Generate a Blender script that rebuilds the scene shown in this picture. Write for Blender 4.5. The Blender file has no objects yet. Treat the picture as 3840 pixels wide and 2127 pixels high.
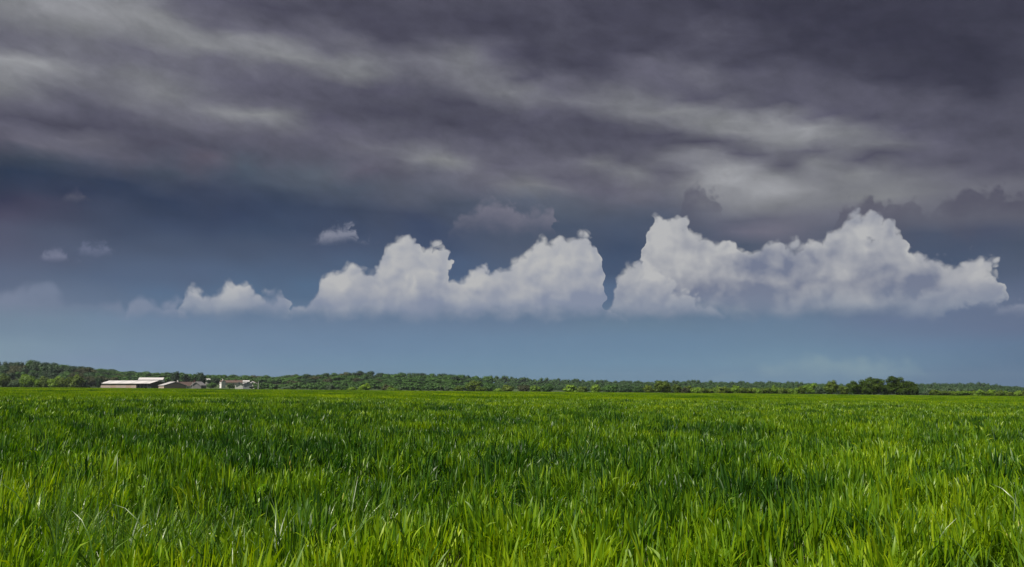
import bpy, math, random
import numpy as np
from mathutils import Vector, noise as mnoise

R = math.radians
rng = np.random.default_rng(11)
random.seed(11)
SC = bpy.context.scene
COL = SC.collection

# ------------------------------------------------------------------ camera
F_PX = 3325.0                     # focal length in photo pixels (3840 wide)
TILT = math.atan(396.5 / F_PX)    # true horizon at photo row 1460
CAM_Z = 1.5
cam_d = bpy.data.cameras.new('camera')
cam = bpy.data.objects.new('camera', cam_d)
COL.objects.link(cam)
cam.location = (0, 0, CAM_Z)
cam.rotation_euler = (R(90) + TILT, 0, 0)
cam_d.sensor_width = 36.0
cam_d.lens = 36.0 * F_PX / 3840.0
cam_d.clip_start = 0.05
cam_d.clip_end = 20000
SC.camera = cam

# ------------------------------------------------------------------ render / view
SC.render.engine = 'CYCLES'
SC.view_settings.view_transform = 'Standard'
SC.view_settings.look = 'None'
SC.view_settings.gamma = 1.0
SC.view_settings.exposure = 0.5
SC.view_settings.use_curve_mapping = False
cy = SC.cycles
cy.max_bounces = 6
cy.diffuse_bounces = 3
cy.glossy_bounces = 2
cy.transmission_bounces = 3
cy.transparent_max_bounces = 6
cy.volume_bounces = 0
cy.caustics_reflective = False
cy.caustics_refractive = False
cy.use_denoising = True
cy.denoiser = 'OPENIMAGEDENOISE'
cy.denoising_input_passes = 'RGB_ALBEDO_NORMAL'
cy.denoising_prefilter = 'ACCURATE'

# ------------------------------------------------------------------ sun
SUN_EL, SUN_AZ = 54.0, 234.0      # azimuth clockwise from +Y (the view direction)
sun_d = bpy.data.lights.new('sun', 'SUN')
sun_d.energy = 4.7
sun_d.angle = R(0.5)
sun_d.color = (1.0, 0.95, 0.87)
sun = bpy.data.objects.new('sun', sun_d)
COL.objects.link(sun)
sdir = Vector((math.sin(R(SUN_AZ)) * math.cos(R(SUN_EL)), math.cos(R(SUN_AZ)) * math.cos(R(SUN_EL)), math.sin(R(SUN_EL))))
sun.rotation_euler = sdir.to_track_quat('Z', 'Y').to_euler()


# ------------------------------------------------------------------ node helpers
class S:
    """a socket with arithmetic"""
    def __init__(self, nt, sock): self.nt, self.s = nt, sock
    def _m(self, op, *a, clamp=False):
        n = self.nt.nodes.new('ShaderNodeMath'); n.operation = op; n.use_clamp = clamp
        for i, v in enumerate((self,) + a):
            if isinstance(v, S): self.nt.links.new(v.s, n.inputs[i])
            else: n.inputs[i].default_value = float(v)
        return S(self.nt, n.outputs[0])
    def __add__(self, o): return self._m('ADD', o)
    __radd__ = __add__
    def __sub__(self, o): return self._m('SUBTRACT', o)
    def __rsub__(self, o): return (self * -1.0) + o
    def __mul__(self, o): return self._m('MULTIPLY', o)
    __rmul__ = __mul__
    def __truediv__(self, o): return self._m('DIVIDE', o)
    def __rtruediv__(self, o):
        n = self.nt.nodes.new('ShaderNodeMath'); n.operation = 'DIVIDE'; n.inputs[0].default_value = float(o)
        self.nt.links.new(self.s, n.inputs[1]); return S(self.nt, n.outputs[0])
    def __pow__(self, o): return self._m('POWER', o)
    def clamp(self): return self.max(0.0).min(1.0)
    def min(self, o): return self._m('MINIMUM', o)
    def max(self, o): return self._m('MAXIMUM', o)


def smooth(nt, x, a, b):
    n = nt.nodes.new('ShaderNodeMapRange'); n.interpolation_type = 'SMOOTHSTEP'
    nt.links.new(x.s, n.inputs['Value'])
    n.inputs['From Min'].default_value = a; n.inputs['From Max'].default_value = b
    return S(nt, n.outputs[0])


def vec(nt, x, y, z=0.0):
    n = nt.nodes.new('ShaderNodeCombineXYZ')
    for i, v in enumerate((x, y, z)):
        if isinstance(v, S): nt.links.new(v.s, n.inputs[i])
        else: n.inputs[i].default_value = v
    return n.outputs[0]


def noise_tex(nt, v, scale, detail=4.0, rough=0.5, lac=2.0, dist=0.0, dims='3D'):
    n = nt.nodes.new('ShaderNodeTexNoise'); n.noise_dimensions = dims
    if v is not None: nt.links.new(v, n.inputs['Vector'])
    n.inputs['Scale'].default_value = scale; n.inputs['Detail'].default_value = detail
    n.inputs['Roughness'].default_value = rough; n.inputs['Lacunarity'].default_value = lac
    n.inputs['Distortion'].default_value = dist
    return S(nt, n.outputs['Fac']), n.outputs['Color']


def voro(nt, v, scale, detail=0.0, rough=0.5, smoothness=0.5):
    n = nt.nodes.new('ShaderNodeTexVoronoi'); n.voronoi_dimensions = '2D'; n.feature = 'F1'
    nt.links.new(v, n.inputs['Vector'])
    n.inputs['Scale'].default_value = scale; n.inputs['Detail'].default_value = detail
    return S(nt, n.outputs['Distance'])


def mixc(nt, f, a, b, blend='MIX'):
    n = nt.nodes.new('ShaderNodeMix'); n.data_type = 'RGBA'; n.blend_type = blend
    for idx, v in ((0, f), (6, a), (7, b)):
        if isinstance(v, S): nt.links.new(v.s, n.inputs[idx])
        elif isinstance(v, (int, float)): n.inputs[idx].default_value = v
        elif isinstance(v, tuple): n.inputs[idx].default_value = tuple(v[:3]) + (1.0,)
        else: nt.links.new(v, n.inputs[idx])
    return n.outputs[2]


def srgb(*c):
    out = []
    for v in c:
        v = max(v, 0) / 255.0
        out.append(v / 12.92 if v <= 0.04045 else ((v + 0.055) / 1.055) ** 2.4)
    return tuple(out)


def in_group(parent, name, ins, build):
    """run build(tree, inputs) inside a node group of its own; ins is a list of (kind, socket)"""
    g = bpy.data.node_groups.new(name, 'ShaderNodeTree')
    for i, (kind, _) in enumerate(ins):
        g.interface.new_socket('in%d' % i, in_out='INPUT', socket_type='NodeSocket' + kind)
    g.interface.new_socket('out', in_out='OUTPUT', socket_type='NodeSocketColor')
    gi = g.nodes.new('NodeGroupInput')
    socks = [S(g, gi.outputs[i]) if k == 'Float' else gi.outputs[i] for i, (k, _) in enumerate(ins)]
    res = build(g, socks)
    go = g.nodes.new('NodeGroupOutput')
    g.links.new(res, go.inputs[0])
    n = parent.nodes.new('ShaderNodeGroup'); n.node_tree = g
    for i, (k, v) in enumerate(ins):
        parent.links.new(v.s if isinstance(v, S) else v, n.inputs[i])
    return n.outputs[0]


# ------------------------------------------------------------------ sky: cloud cover in compass direction and elevation
AZ_HALF = 0.62


def look(px, py):
    """compass angle and slope (tan of elevation) of what stands at a spot of the photograph"""
    X = px - 1920.0; c = 1063.5 - py
    y = F_PX * math.cos(TILT) - c * math.sin(TILT)
    z = F_PX * math.sin(TILT) + c * math.cos(TILT)
    return math.atan2(X, y), z / math.hypot(X, y)


def unlook(az, s):
    d = (math.sin(az), math.cos(az), s)
    yy = d[1] * math.cos(TILT) + d[2] * math.sin(TILT)
    zz = -d[1] * math.sin(TILT) + d[2] * math.cos(TILT)
    return 1920 + F_PX * d[0] / yy, 1063.5 - F_PX * zz / yy


def tint(L):
    k = min(max((L - 98) / 22.0, 0), 1)
    return np.array([L * 1.0, L - 1.5 * (1 - k) + 1 * k, L + 13 * (1 - k) + 5 * k])


# storm cloud deck: brightness seen in the sky at chosen spots
G = [
 (0,0,122),(120,60,118),(260,40,152),(450,30,138),(600,60,128),(750,10,96),(900,0,82),(1050,40,74),(1300,20,72),(1560,10,80),(1700,80,70),(1900,90,66),(2100,20,76),(2300,60,66),(2600,30,62),(2900,40,58),(3200,60,56),(3500,40,57),(3840,0,58),
 (0,150,106),(90,140,104),(0,235,138),(140,245,140),(220,262,132),(0,330,118),(330,120,124),(520,110,126),(440,175,104),(560,215,100),(700,130,130),(720,180,136),(620,150,122),(850,180,122),(860,90,100),(1000,175,138),(1060,205,130),(1150,140,92),(1290,150,106),(1180,235,118),(1340,260,122),(1500,170,76),(1560,235,110),(1700,225,116),(1640,270,108),(1880,190,92),(1800,300,112),(1900,340,114),(1500,90,72),(1400,90,74),
 (760,240,100),(900,285,94),(1100,290,92),(1300,320,84),(1500,330,82),(1700,380,74),(1500,420,72),(1700,470,70),(1300,390,78),(1150,370,84),(1000,360,88),(860,370,94),(1860,440,76),(1900,520,76),
 (330,230,106),(360,300,112),(430,320,106),(520,320,120),(600,365,132),(680,350,116),(500,370,112),(700,410,100),(700,432,112),(850,430,136),(930,430,134),(1050,440,120),(1120,440,96),(820,480,100),(1030,485,110),(1000,520,96),(1150,500,94),(1250,460,80),(1350,510,96),
 (100,380,100),(0,420,84),(130,430,74),(250,470,68),(350,460,76),(400,400,90),(520,440,92),(550,520,74),(700,540,76),(850,545,80),(1000,550,80),(1150,560,84),(1250,590,92),(380,490,72),(0,470,92),(60,490,98),(130,540,100),(230,520,96),(330,530,102),(420,560,90),(0,540,84),(1350,560,104),(1450,575,112),(1560,590,122),(1650,600,134),(1740,605,126),(1850,590,100),(1500,640,86),(1400,530,98),(1600,520,84),(1750,550,90),(1500,540,84),(1300,640,92),
 (2000,300,84),(2000,200,68),(2200,250,70),(2300,180,68),(2100,330,100),(1980,350,114),(2070,370,108),(2200,370,110),(2310,385,118),(2400,410,116),(2560,430,134),(2640,450,126),(2760,465,138),(2910,455,142),(3100,492,144),(3000,510,128),(2870,510,130),(2700,500,120),(3220,530,118),(3340,540,110),(3520,550,98),(3640,560,86),
 (2400,90,72),(2640,125,86),(2500,150,68),(2450,280,98),(2620,290,104),(2560,310,98),(2750,250,74),(2900,305,86),(2880,180,64),(3100,250,64),(3100,150,58),(3400,150,54),(3650,200,54),(3400,290,60),(3650,320,58),(3780,360,76),(3600,280,56),(3200,365,90),(3150,340,82),(3450,385,86),(3500,400,84),(3250,430,84),(3700,430,76),(3600,470,80),(3840,450,80),(2500,350,90),(2700,360,80),(2900,380,84),(3050,400,92),(3300,460,86),(3750,520,80),(3840,560,84),
 (2050,440,92),(2150,460,80),(2300,480,76),(2450,530,73),(2600,530,76),(2650,570,78),(2200,540,75),(2050,560,84),(2400,590,80),(2000,480,78),(2800,570,86),(2900,620,80),(3050,580,84),(3200,580,86),(3400,600,84),(3600,620,78),(3750,640,76),(3500,580,90),(2540,660,84),
 (2000,600,100),(2150,615,104),(2230,615,116),(2330,620,100),(2390,648,118),(2480,670,112),(1950,690,120),(2050,710,110),(2100,650,92),(2200,680,96),(2300,710,92),(1900,640,92),(1800,680,98),(2400,720,104),(2560,630,112),
 (2600,625,144),(2690,610,150),(2650,680,150),(2760,640,150),(2804,700,158),(2916,705,156),(2900,650,130),(3000,640,136),(3080,625,128),(3085,680,112),(3180,650,128),(3280,670,124),(3350,720,128),(3100,730,128),(2750,750,130),(2950,750,124),(3200,750,120),(3450,690,116),(3500,740,110),(3600,690,104),(3740,700,108),(3840,700,104),(3700,660,92),(3840,640,84),
]
B = [  # darker blue-grey air under the deck and the clear blue band above the horizon
 (0,600,62,68,84),(150,610,58,66,82),(0,660,40,50,72),(200,670,38,50,74),(420,650,58,66,84),(520,620,78,78,92),(600,650,66,74,90),(760,610,90,86,100),(700,660,72,76,92),(900,610,78,86,100),(950,660,68,78,96),(1120,660,76,84,98),(1180,620,86,92,104),(1300,700,74,82,98),(1450,700,84,88,102),(1600,720,84,88,102),(500,700,42,53,78),(800,720,52,60,82),(1050,740,56,66,86),(1650,680,94,96,110),
 (0,730,50,52,76),(0,800,70,68,90),(150,760,62,62,84),(300,720,46,54,78),(300,800,60,66,88),(600,760,44,55,80),(850,790,46,57,84),(1100,790,50,62,88),(1350,780,56,66,88),(1550,790,60,68,90),(1750,760,70,78,96),
 (0,880,80,82,104),(200,880,74,82,104),(450,860,60,70,94),(700,850,56,68,94),(1000,860,56,70,96),(1250,860,56,68,94),(1600,860,56,68,96),(0,960,82,88,112),(300,960,78,88,112),(600,930,70,82,106),(950,930,68,80,104),(1250,930,66,78,104),(1600,930,60,74,102),
 (0,1050,88,100,126),(300,1040,82,96,122),(500,1030,80,96,124),(750,1020,78,94,122),(1000,1010,74,92,120),(1300,1000,74,92,120),(1700,1010,70,88,118),(0,1130,104,116,140),(300,1120,96,112,138),(600,1110,84,106,136),(900,1100,80,104,134),(1200,1080,78,102,132),(1800,1100,80,102,132),(2300,1100,80,100,130),
 (0,1210,112,132,152),(250,1220,110,132,154),(600,1210,104,126,154),(1000,1210,100,122,150),(1400,1230,100,122,150),(1900,1230,98,120,148),(2400,1220,98,122,146),(2900,1220,98,122,148),(3400,1220,98,114,144),(3800,1220,92,106,136),
 (0,1290,122,144,160),(250,1290,116,140,162),(600,1290,110,134,162),(1000,1290,104,130,160),(1500,1290,102,130,160),(2000,1290,102,132,160),(2500,1290,100,130,158),(3000,1290,104,134,158),(3400,1290,98,124,154),(3800,1290,88,112,142),
 (0,1350,122,146,160),(300,1350,116,136,166),(700,1350,112,138,164),(1200,1360,106,136,162),(1800,1360,104,136,162),(2400,1360,104,136,162),(3000,1360,110,140,162),(3400,1360,100,130,156),(3800,1360,86,112,142),
 (0,1420,120,144,162),(700,1430,110,136,162),(1800,1430,104,136,160),(3000,1430,104,134,160),(3800,1430,86,112,142),
 (1850,760,86,92,108),(2000,780,80,88,106),(2150,780,80,88,104),(2300,800,80,86,102),(2500,780,88,92,108),(1800,820,64,74,96),(2050,850,64,76,98),(2300,870,64,76,100),(2450,850,70,80,100),(2340,930,58,72,98),(2300,1000,62,78,106),(2600,900,78,84,104),(2750,820,92,94,110),(2900,800,100,100,114),(2850,870,106,104,120),(2950,880,108,106,120),(3050,870,92,94,110),(2800,930,70,80,100),(3000,930,68,78,100),(3150,800,104,104,118),(3300,790,106,105,118),(3300,880,72,80,100),(3450,900,66,76,98),(3500,790,100,100,112),(3700,770,98,98,110),(3840,770,96,96,108),(3500,900,70,78,100),(3750,880,70,76,98),(3650,930,64,76,100),(3840,920,68,78,98),(3500,960,64,78,104),(3750,1000,74,86,110),(3840,1080,84,96,122),(3600,1100,84,100,128),
 (3560,1150,96,110,138),(3800,1150,96,108,134),
]
P = np.array([(x, y, *tint(l)) for x, y, l in G] + B, float)


def deck_rgb(px, py):
    """smooth interpolation of the spots along the drift of the clouds (down to the right)"""
    dx = P[:, 0] - px; dy = P[:, 1] - py
    k = np.clip((900 - P[:, 1]) / 300.0, 0, 1) * 0.17
    dy = dy - k * dx
    wide = 1.0 + 3.2 * min(max((py - 1130) / 120.0, 0), 1)
    d2 = (dx / (95.0 * wide)) ** 2 + (dy / 34.0) ** 2
    w = 1.0 / (d2 ** 1.6 + 0.05 * wide) + 1e-6
    c = (P[:, 2:] * w[:, None]).sum(0) / w.sum()
    w2_ = np.exp(-(dx / 420.0) ** 2 - (dy / 150.0) ** 2) + 1e-9      # lift the folds of the deck off their surroundings
    m = (P[:, 2:] * w2_[:, None]).sum(0) / w2_.sum()
    return c + (c - m) * 0.14 * min(max((900 - py) / 300.0, 0), 1)


W = bpy.data.worlds.new('World')
W.use_nodes = True
nt = W.node_tree
nt.nodes.clear()
out = nt.nodes.new('ShaderNodeOutputWorld')
bg = nt.nodes.new('ShaderNodeBackground')
bg.inputs['Strength'].default_value = 0.1
nt.links.new(bg.outputs[0], out.inputs['Surface'])
sky = nt.nodes.new('ShaderNodeTexSky')
sky.sky_type = 'NISHITA'; sky.sun_disc = False
sky.sun_elevation = R(SUN_EL); sky.sun_rotation = R(SUN_AZ)
tc = nt.nodes.new('ShaderNodeTexCoord')
sep = nt.nodes.new('ShaderNodeSeparateXYZ')
nt.links.new(tc.outputs['Generated'], sep.inputs[0])
dx, dy, dz = (S(nt, sep.outputs[i]) for i in range(3))
az = dx._m('ARCTAN2', dy)
az = (az + AZ_HALF)._m('PINGPONG', 2 * AZ_HALF) - AZ_HALF      # the cover repeats mirrored round the horizon
hyp = ((dx * dx + dy * dy) + 1e-6)._m('SQRT')
slope = (dz.max(0.0) / hyp).min(0.75)
U = az * 33.25                   # about hundreds of photo pixels
V = slope * 33.25
UV = vec(nt, U, V, 0.0)
# drift coordinates: streaks run down to the right
Vd = V + U * 0.17
STR = vec(nt, U * 0.45, Vd * 1.0, 0.0)
n1, c1 = noise_tex(nt, STR, 0.55, 4.0, 0.55, dims='2D')
n2, _ = noise_tex(nt, vec(nt, U * 0.45 + 31.0, Vd, 5.0), 0.55, 4.0, 0.55, dims='2D')
n3, _ = noise_tex(nt, vec(nt, U * 0.6 + n1 * 0.8, Vd + n2 * 0.6, 9.0), 1.5, 7.0, 0.60, dims='2D')
hi = smooth(nt, V, 4.2, 9.0)     # warping strong up in the deck, weak in the clear band
Uw = U + (n1 - 0.5) * (hi * 1.7 + 0.6)
Vw = V + (n2 - 0.5) * (hi * 0.85 + 0.2)
T = ((Uw / 33.25 + AZ_HALF) / (2 * AZ_HALF))

NCOL, NROW, SMAX = 32, 34, 0.475


def rows(i0, i1):
    def build(g, ins):
        T_, sl_, prev_ = ins[0], ins[1], (ins[2] if len(ins) > 2 else None)
        for i in range(i0, i1):
            s_i = SMAX * i / (NROW - 1)
            r = g.nodes.new('ShaderNodeValToRGB'); r.color_ramp.interpolation = 'CARDINAL'
            el = r.color_ramp.elements
            while len(el) > 1: el.remove(el[-1])
            for j in range(NCOL):
                t = j / (NCOL - 1)
                a = (t * 2 - 1) * AZ_HALF
                px, py = unlook(a, s_i)
                e = el[0] if j == 0 else el.new(t)
                e.position = t
                e.color = (*srgb(*deck_rgb(px, py)), 1.0)
            g.links.new(T_.s, r.inputs[0])
            if prev_ is None: prev_ = r.outputs[0]
            else:
                s_p = SMAX * (i - 1) / (NROW - 1)
                prev_ = mixc(g, ((sl_ - s_p) / (s_i - s_p)).clamp(), prev_, r.outputs[0])
        return prev_
    return build


sl = Vw / 33.25
prev = in_group(nt, 'cover_low', [('Float', T), ('Float', sl)], rows(0, 12))
prev = in_group(nt, 'cover_middle', [('Float', T), ('Float', sl), ('Color', prev)], rows(12, 23))
prev = in_group(nt, 'cover_high', [('Float', T), ('Float', sl), ('Color', prev)], rows(23, NROW))
# fine streaks and lumps in the deck
lum = 1.0 + (n3 - 0.5) * (hi * 0.52 + 0.06)
cc = nt.nodes.new('ShaderNodeCombineColor')
for i in range(3): nt.links.new(lum.s, cc.inputs[i])
lumc = cc.outputs[0]
deck = mixc(nt, 1.0, prev, lumc, 'MULTIPLY')


def curve(nt, t, pts, lo, hi_):
    """a profile over the compass direction; pts are (t, value)"""
    n = nt.nodes.new('ShaderNodeFloatCurve')
    m = n.mapping; m.use_clip = False
    c = m.curves[0]
    pts = sorted(pts)
    norm = [(p[0], (p[1] - lo) / (hi_ - lo)) for p in pts]
    c.points[0].location = norm[0]; c.points[1].location = norm[-1]
    for p in norm[1:-1]: c.points.new(*p)
    for p in c.points: p.handle_type = 'VECTOR'
    m.update()
    nt.links.new(t.s, n.inputs['Value'])
    return S(nt, n.outputs[0]) * (hi_ - lo) + lo


def profile(pts, base):
    """pts in photo pixels of the 2576 wide view -> (t, V) plus ends"""
    res = [(0.0, -3.0)]
    last = None
    for (x, y) in pts:
        a, s = look(x * 3840 / 2576, y * 3840 / 2576)
        t = (a + AZ_HALF) / (2 * AZ_HALF)
        res.append((t, s * 33.25))
    res.append((1.0, -3.0))
    return res


def vof(y):
    return look(1920, y * 3840 / 2576)[1] * 33.25


def layer(base, tops, seed, y_base, lit, shade, scale=1.0, amp=1.0, soft=0.10, opac=1.0, fade=0.45, relief=2.2, low=None, holes=0.0, cuts=(), glow=(), contrast=1.0):
    pr = profile(tops, y_base)
    vb = vof(y_base)

    def build(nt, ins):
        U, V, base = ins
        over = V - (U * (1.0 / 33.25))._m('COSINE') * vb        # height over the cloud base
        lift = over - V

        w, _ = noise_tex(nt, vec(nt, U + seed, V, 3.0), 0.8 * scale, 3.0, 0.5, dims='2D')
        w2, _ = noise_tex(nt, vec(nt, U + seed + 17.0, V, 8.0), 0.8 * scale, 3.0, 0.5, dims='2D')
        fine, _ = noise_tex(nt, vec(nt, U + seed + 40.0, V, 8.0), 3.2 * scale, 5.0, 0.62, dims='2D')

        wv = vec(nt, U + seed + (w - 0.5) * 0.5, V + (w2 - 0.5) * 0.5)
        f1 = voro(nt, wv, 1.25 * scale); f2 = voro(nt, wv, 3.1 * scale)
        dome = (0.45 - f1) * 0.75 + (0.45 - f2) * 0.34            # rounded billows with creases between them

        def dens(u, v):
            uu = u + (w - 0.5) * (1.0 * amp) + (f2 - 0.42) * (0.16 * amp) + (f1 - 0.45) * (0.42 * amp); vv = v + (w2 - 0.5) * (0.5 * amp)
            t = (uu / 33.25 + AZ_HALF) / (2 * AZ_HALF)
            h = curve(nt, t, pr, -3.0, 16.0)
            return (h - vv) + dome * (0.9 * amp), dome, vv, h
        d0, b0, vv0, h0 = dens(U, V)
        d0 = d0 + (fine - 0.5) * (0.22 * amp)
        uw_ = U + (w - 0.5) * (0.9 * amp); vw_ = V + (w2 - 0.5) * (0.7 * amp)

        def spot(x, y, rx, ry):
            a_, s_ = look(x * 3840 / 2576, y * 3840 / 2576)
            fx = (uw_ - a_ * 33.25) * (1.0 / (rx * 0.01491)); fy = (vw_ - s_ * 33.25) * (1.0 / (ry * 0.01491))
            return 1.0 / (1.0 + (fx * fx + fy * fy) * (fx * fx + fy * fy) * 1.0)

        def total(lst):
            acc = None
            for (x_, y_, rx_, ry_, st_) in lst:
                v_ = spot(x_, y_, rx_, ry_) * st_
                acc = v_ if acc is None else acc + v_
            return acc
        csum, gsum = total(cuts), total(glow)
        if relief > 1.2:                            # billows turned to the light
            q1, _ = noise_tex(nt, vec(nt, uw_ + seed + 5.0, vw_), 0.8 * scale, 2.0, 0.5, dims='2D')
            q2, _ = noise_tex(nt, vec(nt, uw_ + (seed + 5.0 + 0.22), vw_ - 0.26), 0.8 * scale, 2.0, 0.5, dims='2D')
            brel = (q2 - q1) * relief * 2.6 + dome * (1.0 - smooth(nt, d0, 0.1, 1.1)) * 0.9
        else:
            brel = (b0 - 0.3) * relief * 0.6
        mask = smooth(nt, d0, -0.5 * soft, soft)
        nn, _ = noise_tex(nt, vec(nt, U * 0.8 + seed, V, 2.0), 0.7, 4.0, 0.55, dims='2D')
        bf = smooth(nt, vv0 + lift + (nn - 0.5) * (1.1 * fade + 0.1), -0.10, fade)
        m = mask * bf
        if holes: m = m * smooth(nt, nn + d0 * 0.12, 0.5 - holes, 0.5)
        m = m * opac
        if csum is not None:
            m = m * (1.0 - smooth(nt, csum + (fine - 0.5) * 0.9 + (w - 0.5) * 0.8 + (w2 - 0.5) * 0.5, 0.32, 0.78))
        hgt = smooth(nt, vv0 + lift, -0.2, 2.4) * 0.8 + (1.0 - smooth(nt, d0, 0.0, 0.9)) * 0.35
        body = smooth(nt, nn, 0.3, 0.7)
        k = (hgt * 0.42 + 0.18 + body * 0.26 + brel * 0.22 + (fine - 0.5) * 0.14)
        if gsum is not None: k = k + gsum
        k = ((k - 0.5) * contrast + 0.5).clamp()
        c = mixc(nt, k, srgb(*shade), srgb(*lit))
        if low is not None:
            c = mixc(nt, (1.0 - smooth(nt, vv0 + lift, 0.0, 1.3)) * 0.75, c, srgb(*low))
        return mixc(nt, m, base, c)
    return in_group(nt, 'cloud', [('Float', U), ('Float', V), ('Color', base)], build)


# pale veils low on the left and right
c = deck
c = layer(c, [(-40,740),(0,728),(60,722),(110,718),(160,735),(200,742),(240,765),(285,748),(310,780),(330,805)], 3.0, 800,
          (128,136,158), (112,126,150), scale=0.7, soft=0.35, opac=0.62, fade=0.9, relief=0.7)
c = layer(c, [(325,800),(335,750),(380,752),(410,745),(440,765),(462,800)], 9.0, 803,
          (146,152,170), (122,134,158), scale=0.9, soft=0.3, opac=0.6, fade=0.4, relief=0.8)
c = layer(c, [(1860,945),(1900,935),(1930,925),(2000,905),(2030,897),(2060,903),(2110,904),(2170,906),(2240,903),(2290,902),(2320,925),(2340,950)], 5.0, 965,
          (128,152,164), (120,146,162), scale=0.9, amp=0.6, soft=0.3, opac=0.75, fade=0.8, relief=0.6)
c = layer(c, [(2474,800),(2490,782),(2515,772),(2540,776),(2560,762),(2640,765),(2700,800)], 15.0, 792,
          (146,152,168), (118,126,148), scale=1.3, amp=0.5, soft=0.2, opac=0.8, fade=0.35)
# dark scud in front of the lighter deck
c = layer(c, [(1700,600),(1712,520),(1722,482),(1750,468),(1788,470),(1802,492),(1828,520),(1832,600)], 23.0, 600,
          (86,84,99), (78,78,95), scale=1.5, amp=0.6, soft=0.28, opac=0.85, fade=2.6, relief=0.7)
c = layer(c, [(2085,620),(2110,522),(2135,508),(2160,516),(2190,500),(2215,518),(2255,512),(2290,505),(2325,520),(2345,545),(2362,510),(2400,492),(2440,468),(2480,474),(2530,478),(2545,498),(2580,488),(2640,500),(2700,520)], 27.0, 620,
          (84,82,97), (75,75,91), scale=1.4, amp=0.65, soft=0.22, opac=0.93, fade=2.4, relief=0.5)
# lone grey clouds
c = layer(c, [(1128,600),(1140,560),(1165,545),(1190,540),(1215,512),(1250,505),(1290,520),(1315,545),(1350,530),(1392,528),(1400,560),(1405,610)], 33.0, 602,
          (124,122,134), (104,103,120), scale=1.5, amp=0.6, soft=0.3, opac=0.85, fade=1.1, relief=1.1)
c = layer(c, [(790,612),(800,590),(825,575),(850,572),(884,566),(898,600)], 37.0, 612,
          (146,147,160), (112,118,138), scale=2.4, amp=0.5, soft=0.3, opac=0.95, fade=0.30, relief=1.0)
c = layer(c, [(98,655),(108,632),(130,634),(155,628),(170,658)], 41.0, 656,
          (128,131,152), (106,112,136), scale=2.8, amp=0.35, soft=0.25, opac=0.95, fade=0.2, relief=0.8)
c = layer(c, [(192,640),(202,612),(222,606),(240,620),(256,613),(272,618),(280,645)], 45.0, 642,
          (112,118,142), (94,102,127), scale=3.0, amp=0.35, soft=0.3, opac=0.9, fade=0.25, relief=0.6)
c = layer(c, [(160,500),(178,484),(200,480),(212,500)], 47.0, 505,
          (88,88,104), (78,80,98), scale=3.0, amp=0.3, soft=0.3, opac=0.9, fade=0.2, relief=0.6)
# white cumulus bank
c = layer(c, [(444,800),(450,760),(458,742),(482,726),(512,722),(535,742),(552,740),(560,716),(592,703),(618,722),(650,745),(690,740),(716,735),(722,770),(732,800)], 51.0, 803,
          (180,181,184), (130,138,159), scale=1.35, amp=0.7, soft=0.28, fade=0.55, relief=1.7, low=(122,136,158), contrast=1.15, glow=[(590, 740, 30, 25, 0.3), (480, 750, 25, 20, 0.2), (690, 765, 30, 30, -0.35)])
c = layer(c, [(728,802),(740,778),(775,768),(795,740),(803,712),(832,690),(870,668),(920,672),(958,668),(968,640),(980,606),(1010,593),(1045,600),(1066,628),(1098,613),(1126,640),(1132,668),(1140,700),(1166,706),(1182,680),(1215,675),(1252,690),(1288,658),(1312,642),(1345,612),(1400,602),(1440,596),(1472,578),(1492,590),(1508,622),(1517,660),(1523,710),(1528,760),(1533,802)], 61.0, 806,
          (182,182,183), (130,138,159), scale=1.15, amp=0.85, soft=0.22, fade=0.6, relief=1.8, low=(128,140,162), contrast=1.2,
          
          glow=[(1010, 630, 45, 30, 0.2), (850, 720, 50, 35, 0.25), (1200, 730, 60, 40, 0.2), (1420, 640, 70, 30, 0.2), (1460, 760, 70, 40, -0.35), (1040, 770, 90, 28, -0.25), (1330, 745, 40, 25, 0.15), (900, 680, 60, 15, -0.15)])
c = layer(c, [(1560,800),(1580,770),(1600,740),(1612,700),(1618,650),(1620,600),(1626,560),(1642,545),(1700,546),(1726,574),(1742,596),(1790,600),(1824,588),(1852,618),(1904,628),(1960,604),(2012,620),(2078,612),(2086,582),(2122,562),(2142,538),(2190,542),(2240,558),(2282,602),(2292,640),(2334,656),(2402,650),(2440,652),(2480,660),(2506,690),(2512,740),(2518,800)], 71.0, 800,
          (182,182,183), (112,119,141), scale=1.1, amp=0.9, soft=0.24, fade=0.6, relief=1.8, low=(118,132,154), contrast=1.15,
          cuts=[(2318, 632, 22, 24, .6), (2505, 778, 60, 22, 1.0), (2440, 797, 60, 12, .7)],
          glow=[(1935, 750, 50, 22, -0.35), (2300, 716, 40, 24, -0.35), (1602, 690, 42, 26, 0.35), (1665, 575, 46, 28, 0.25), (1700, 650, 60, 30, 0.15), (1850, 630, 30, 16, 0.3), (1940, 665, 70, 32, -0.45), (2010, 640, 45, 28, -0.25), (2150, 590, 50, 22, 0.15), (2200, 680, 80, 50, -0.22),
                (2330, 670, 40, 28, -0.25), (2420, 700, 60, 32, 0.28), (2150, 745, 40, 20, 0.15), (1800, 740, 100, 28, -0.15), (2060, 780, 60, 14, 0.2), (1860, 780, 40, 10, 0.2), (2190, 550, 45, 14, -0.25)])

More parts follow.
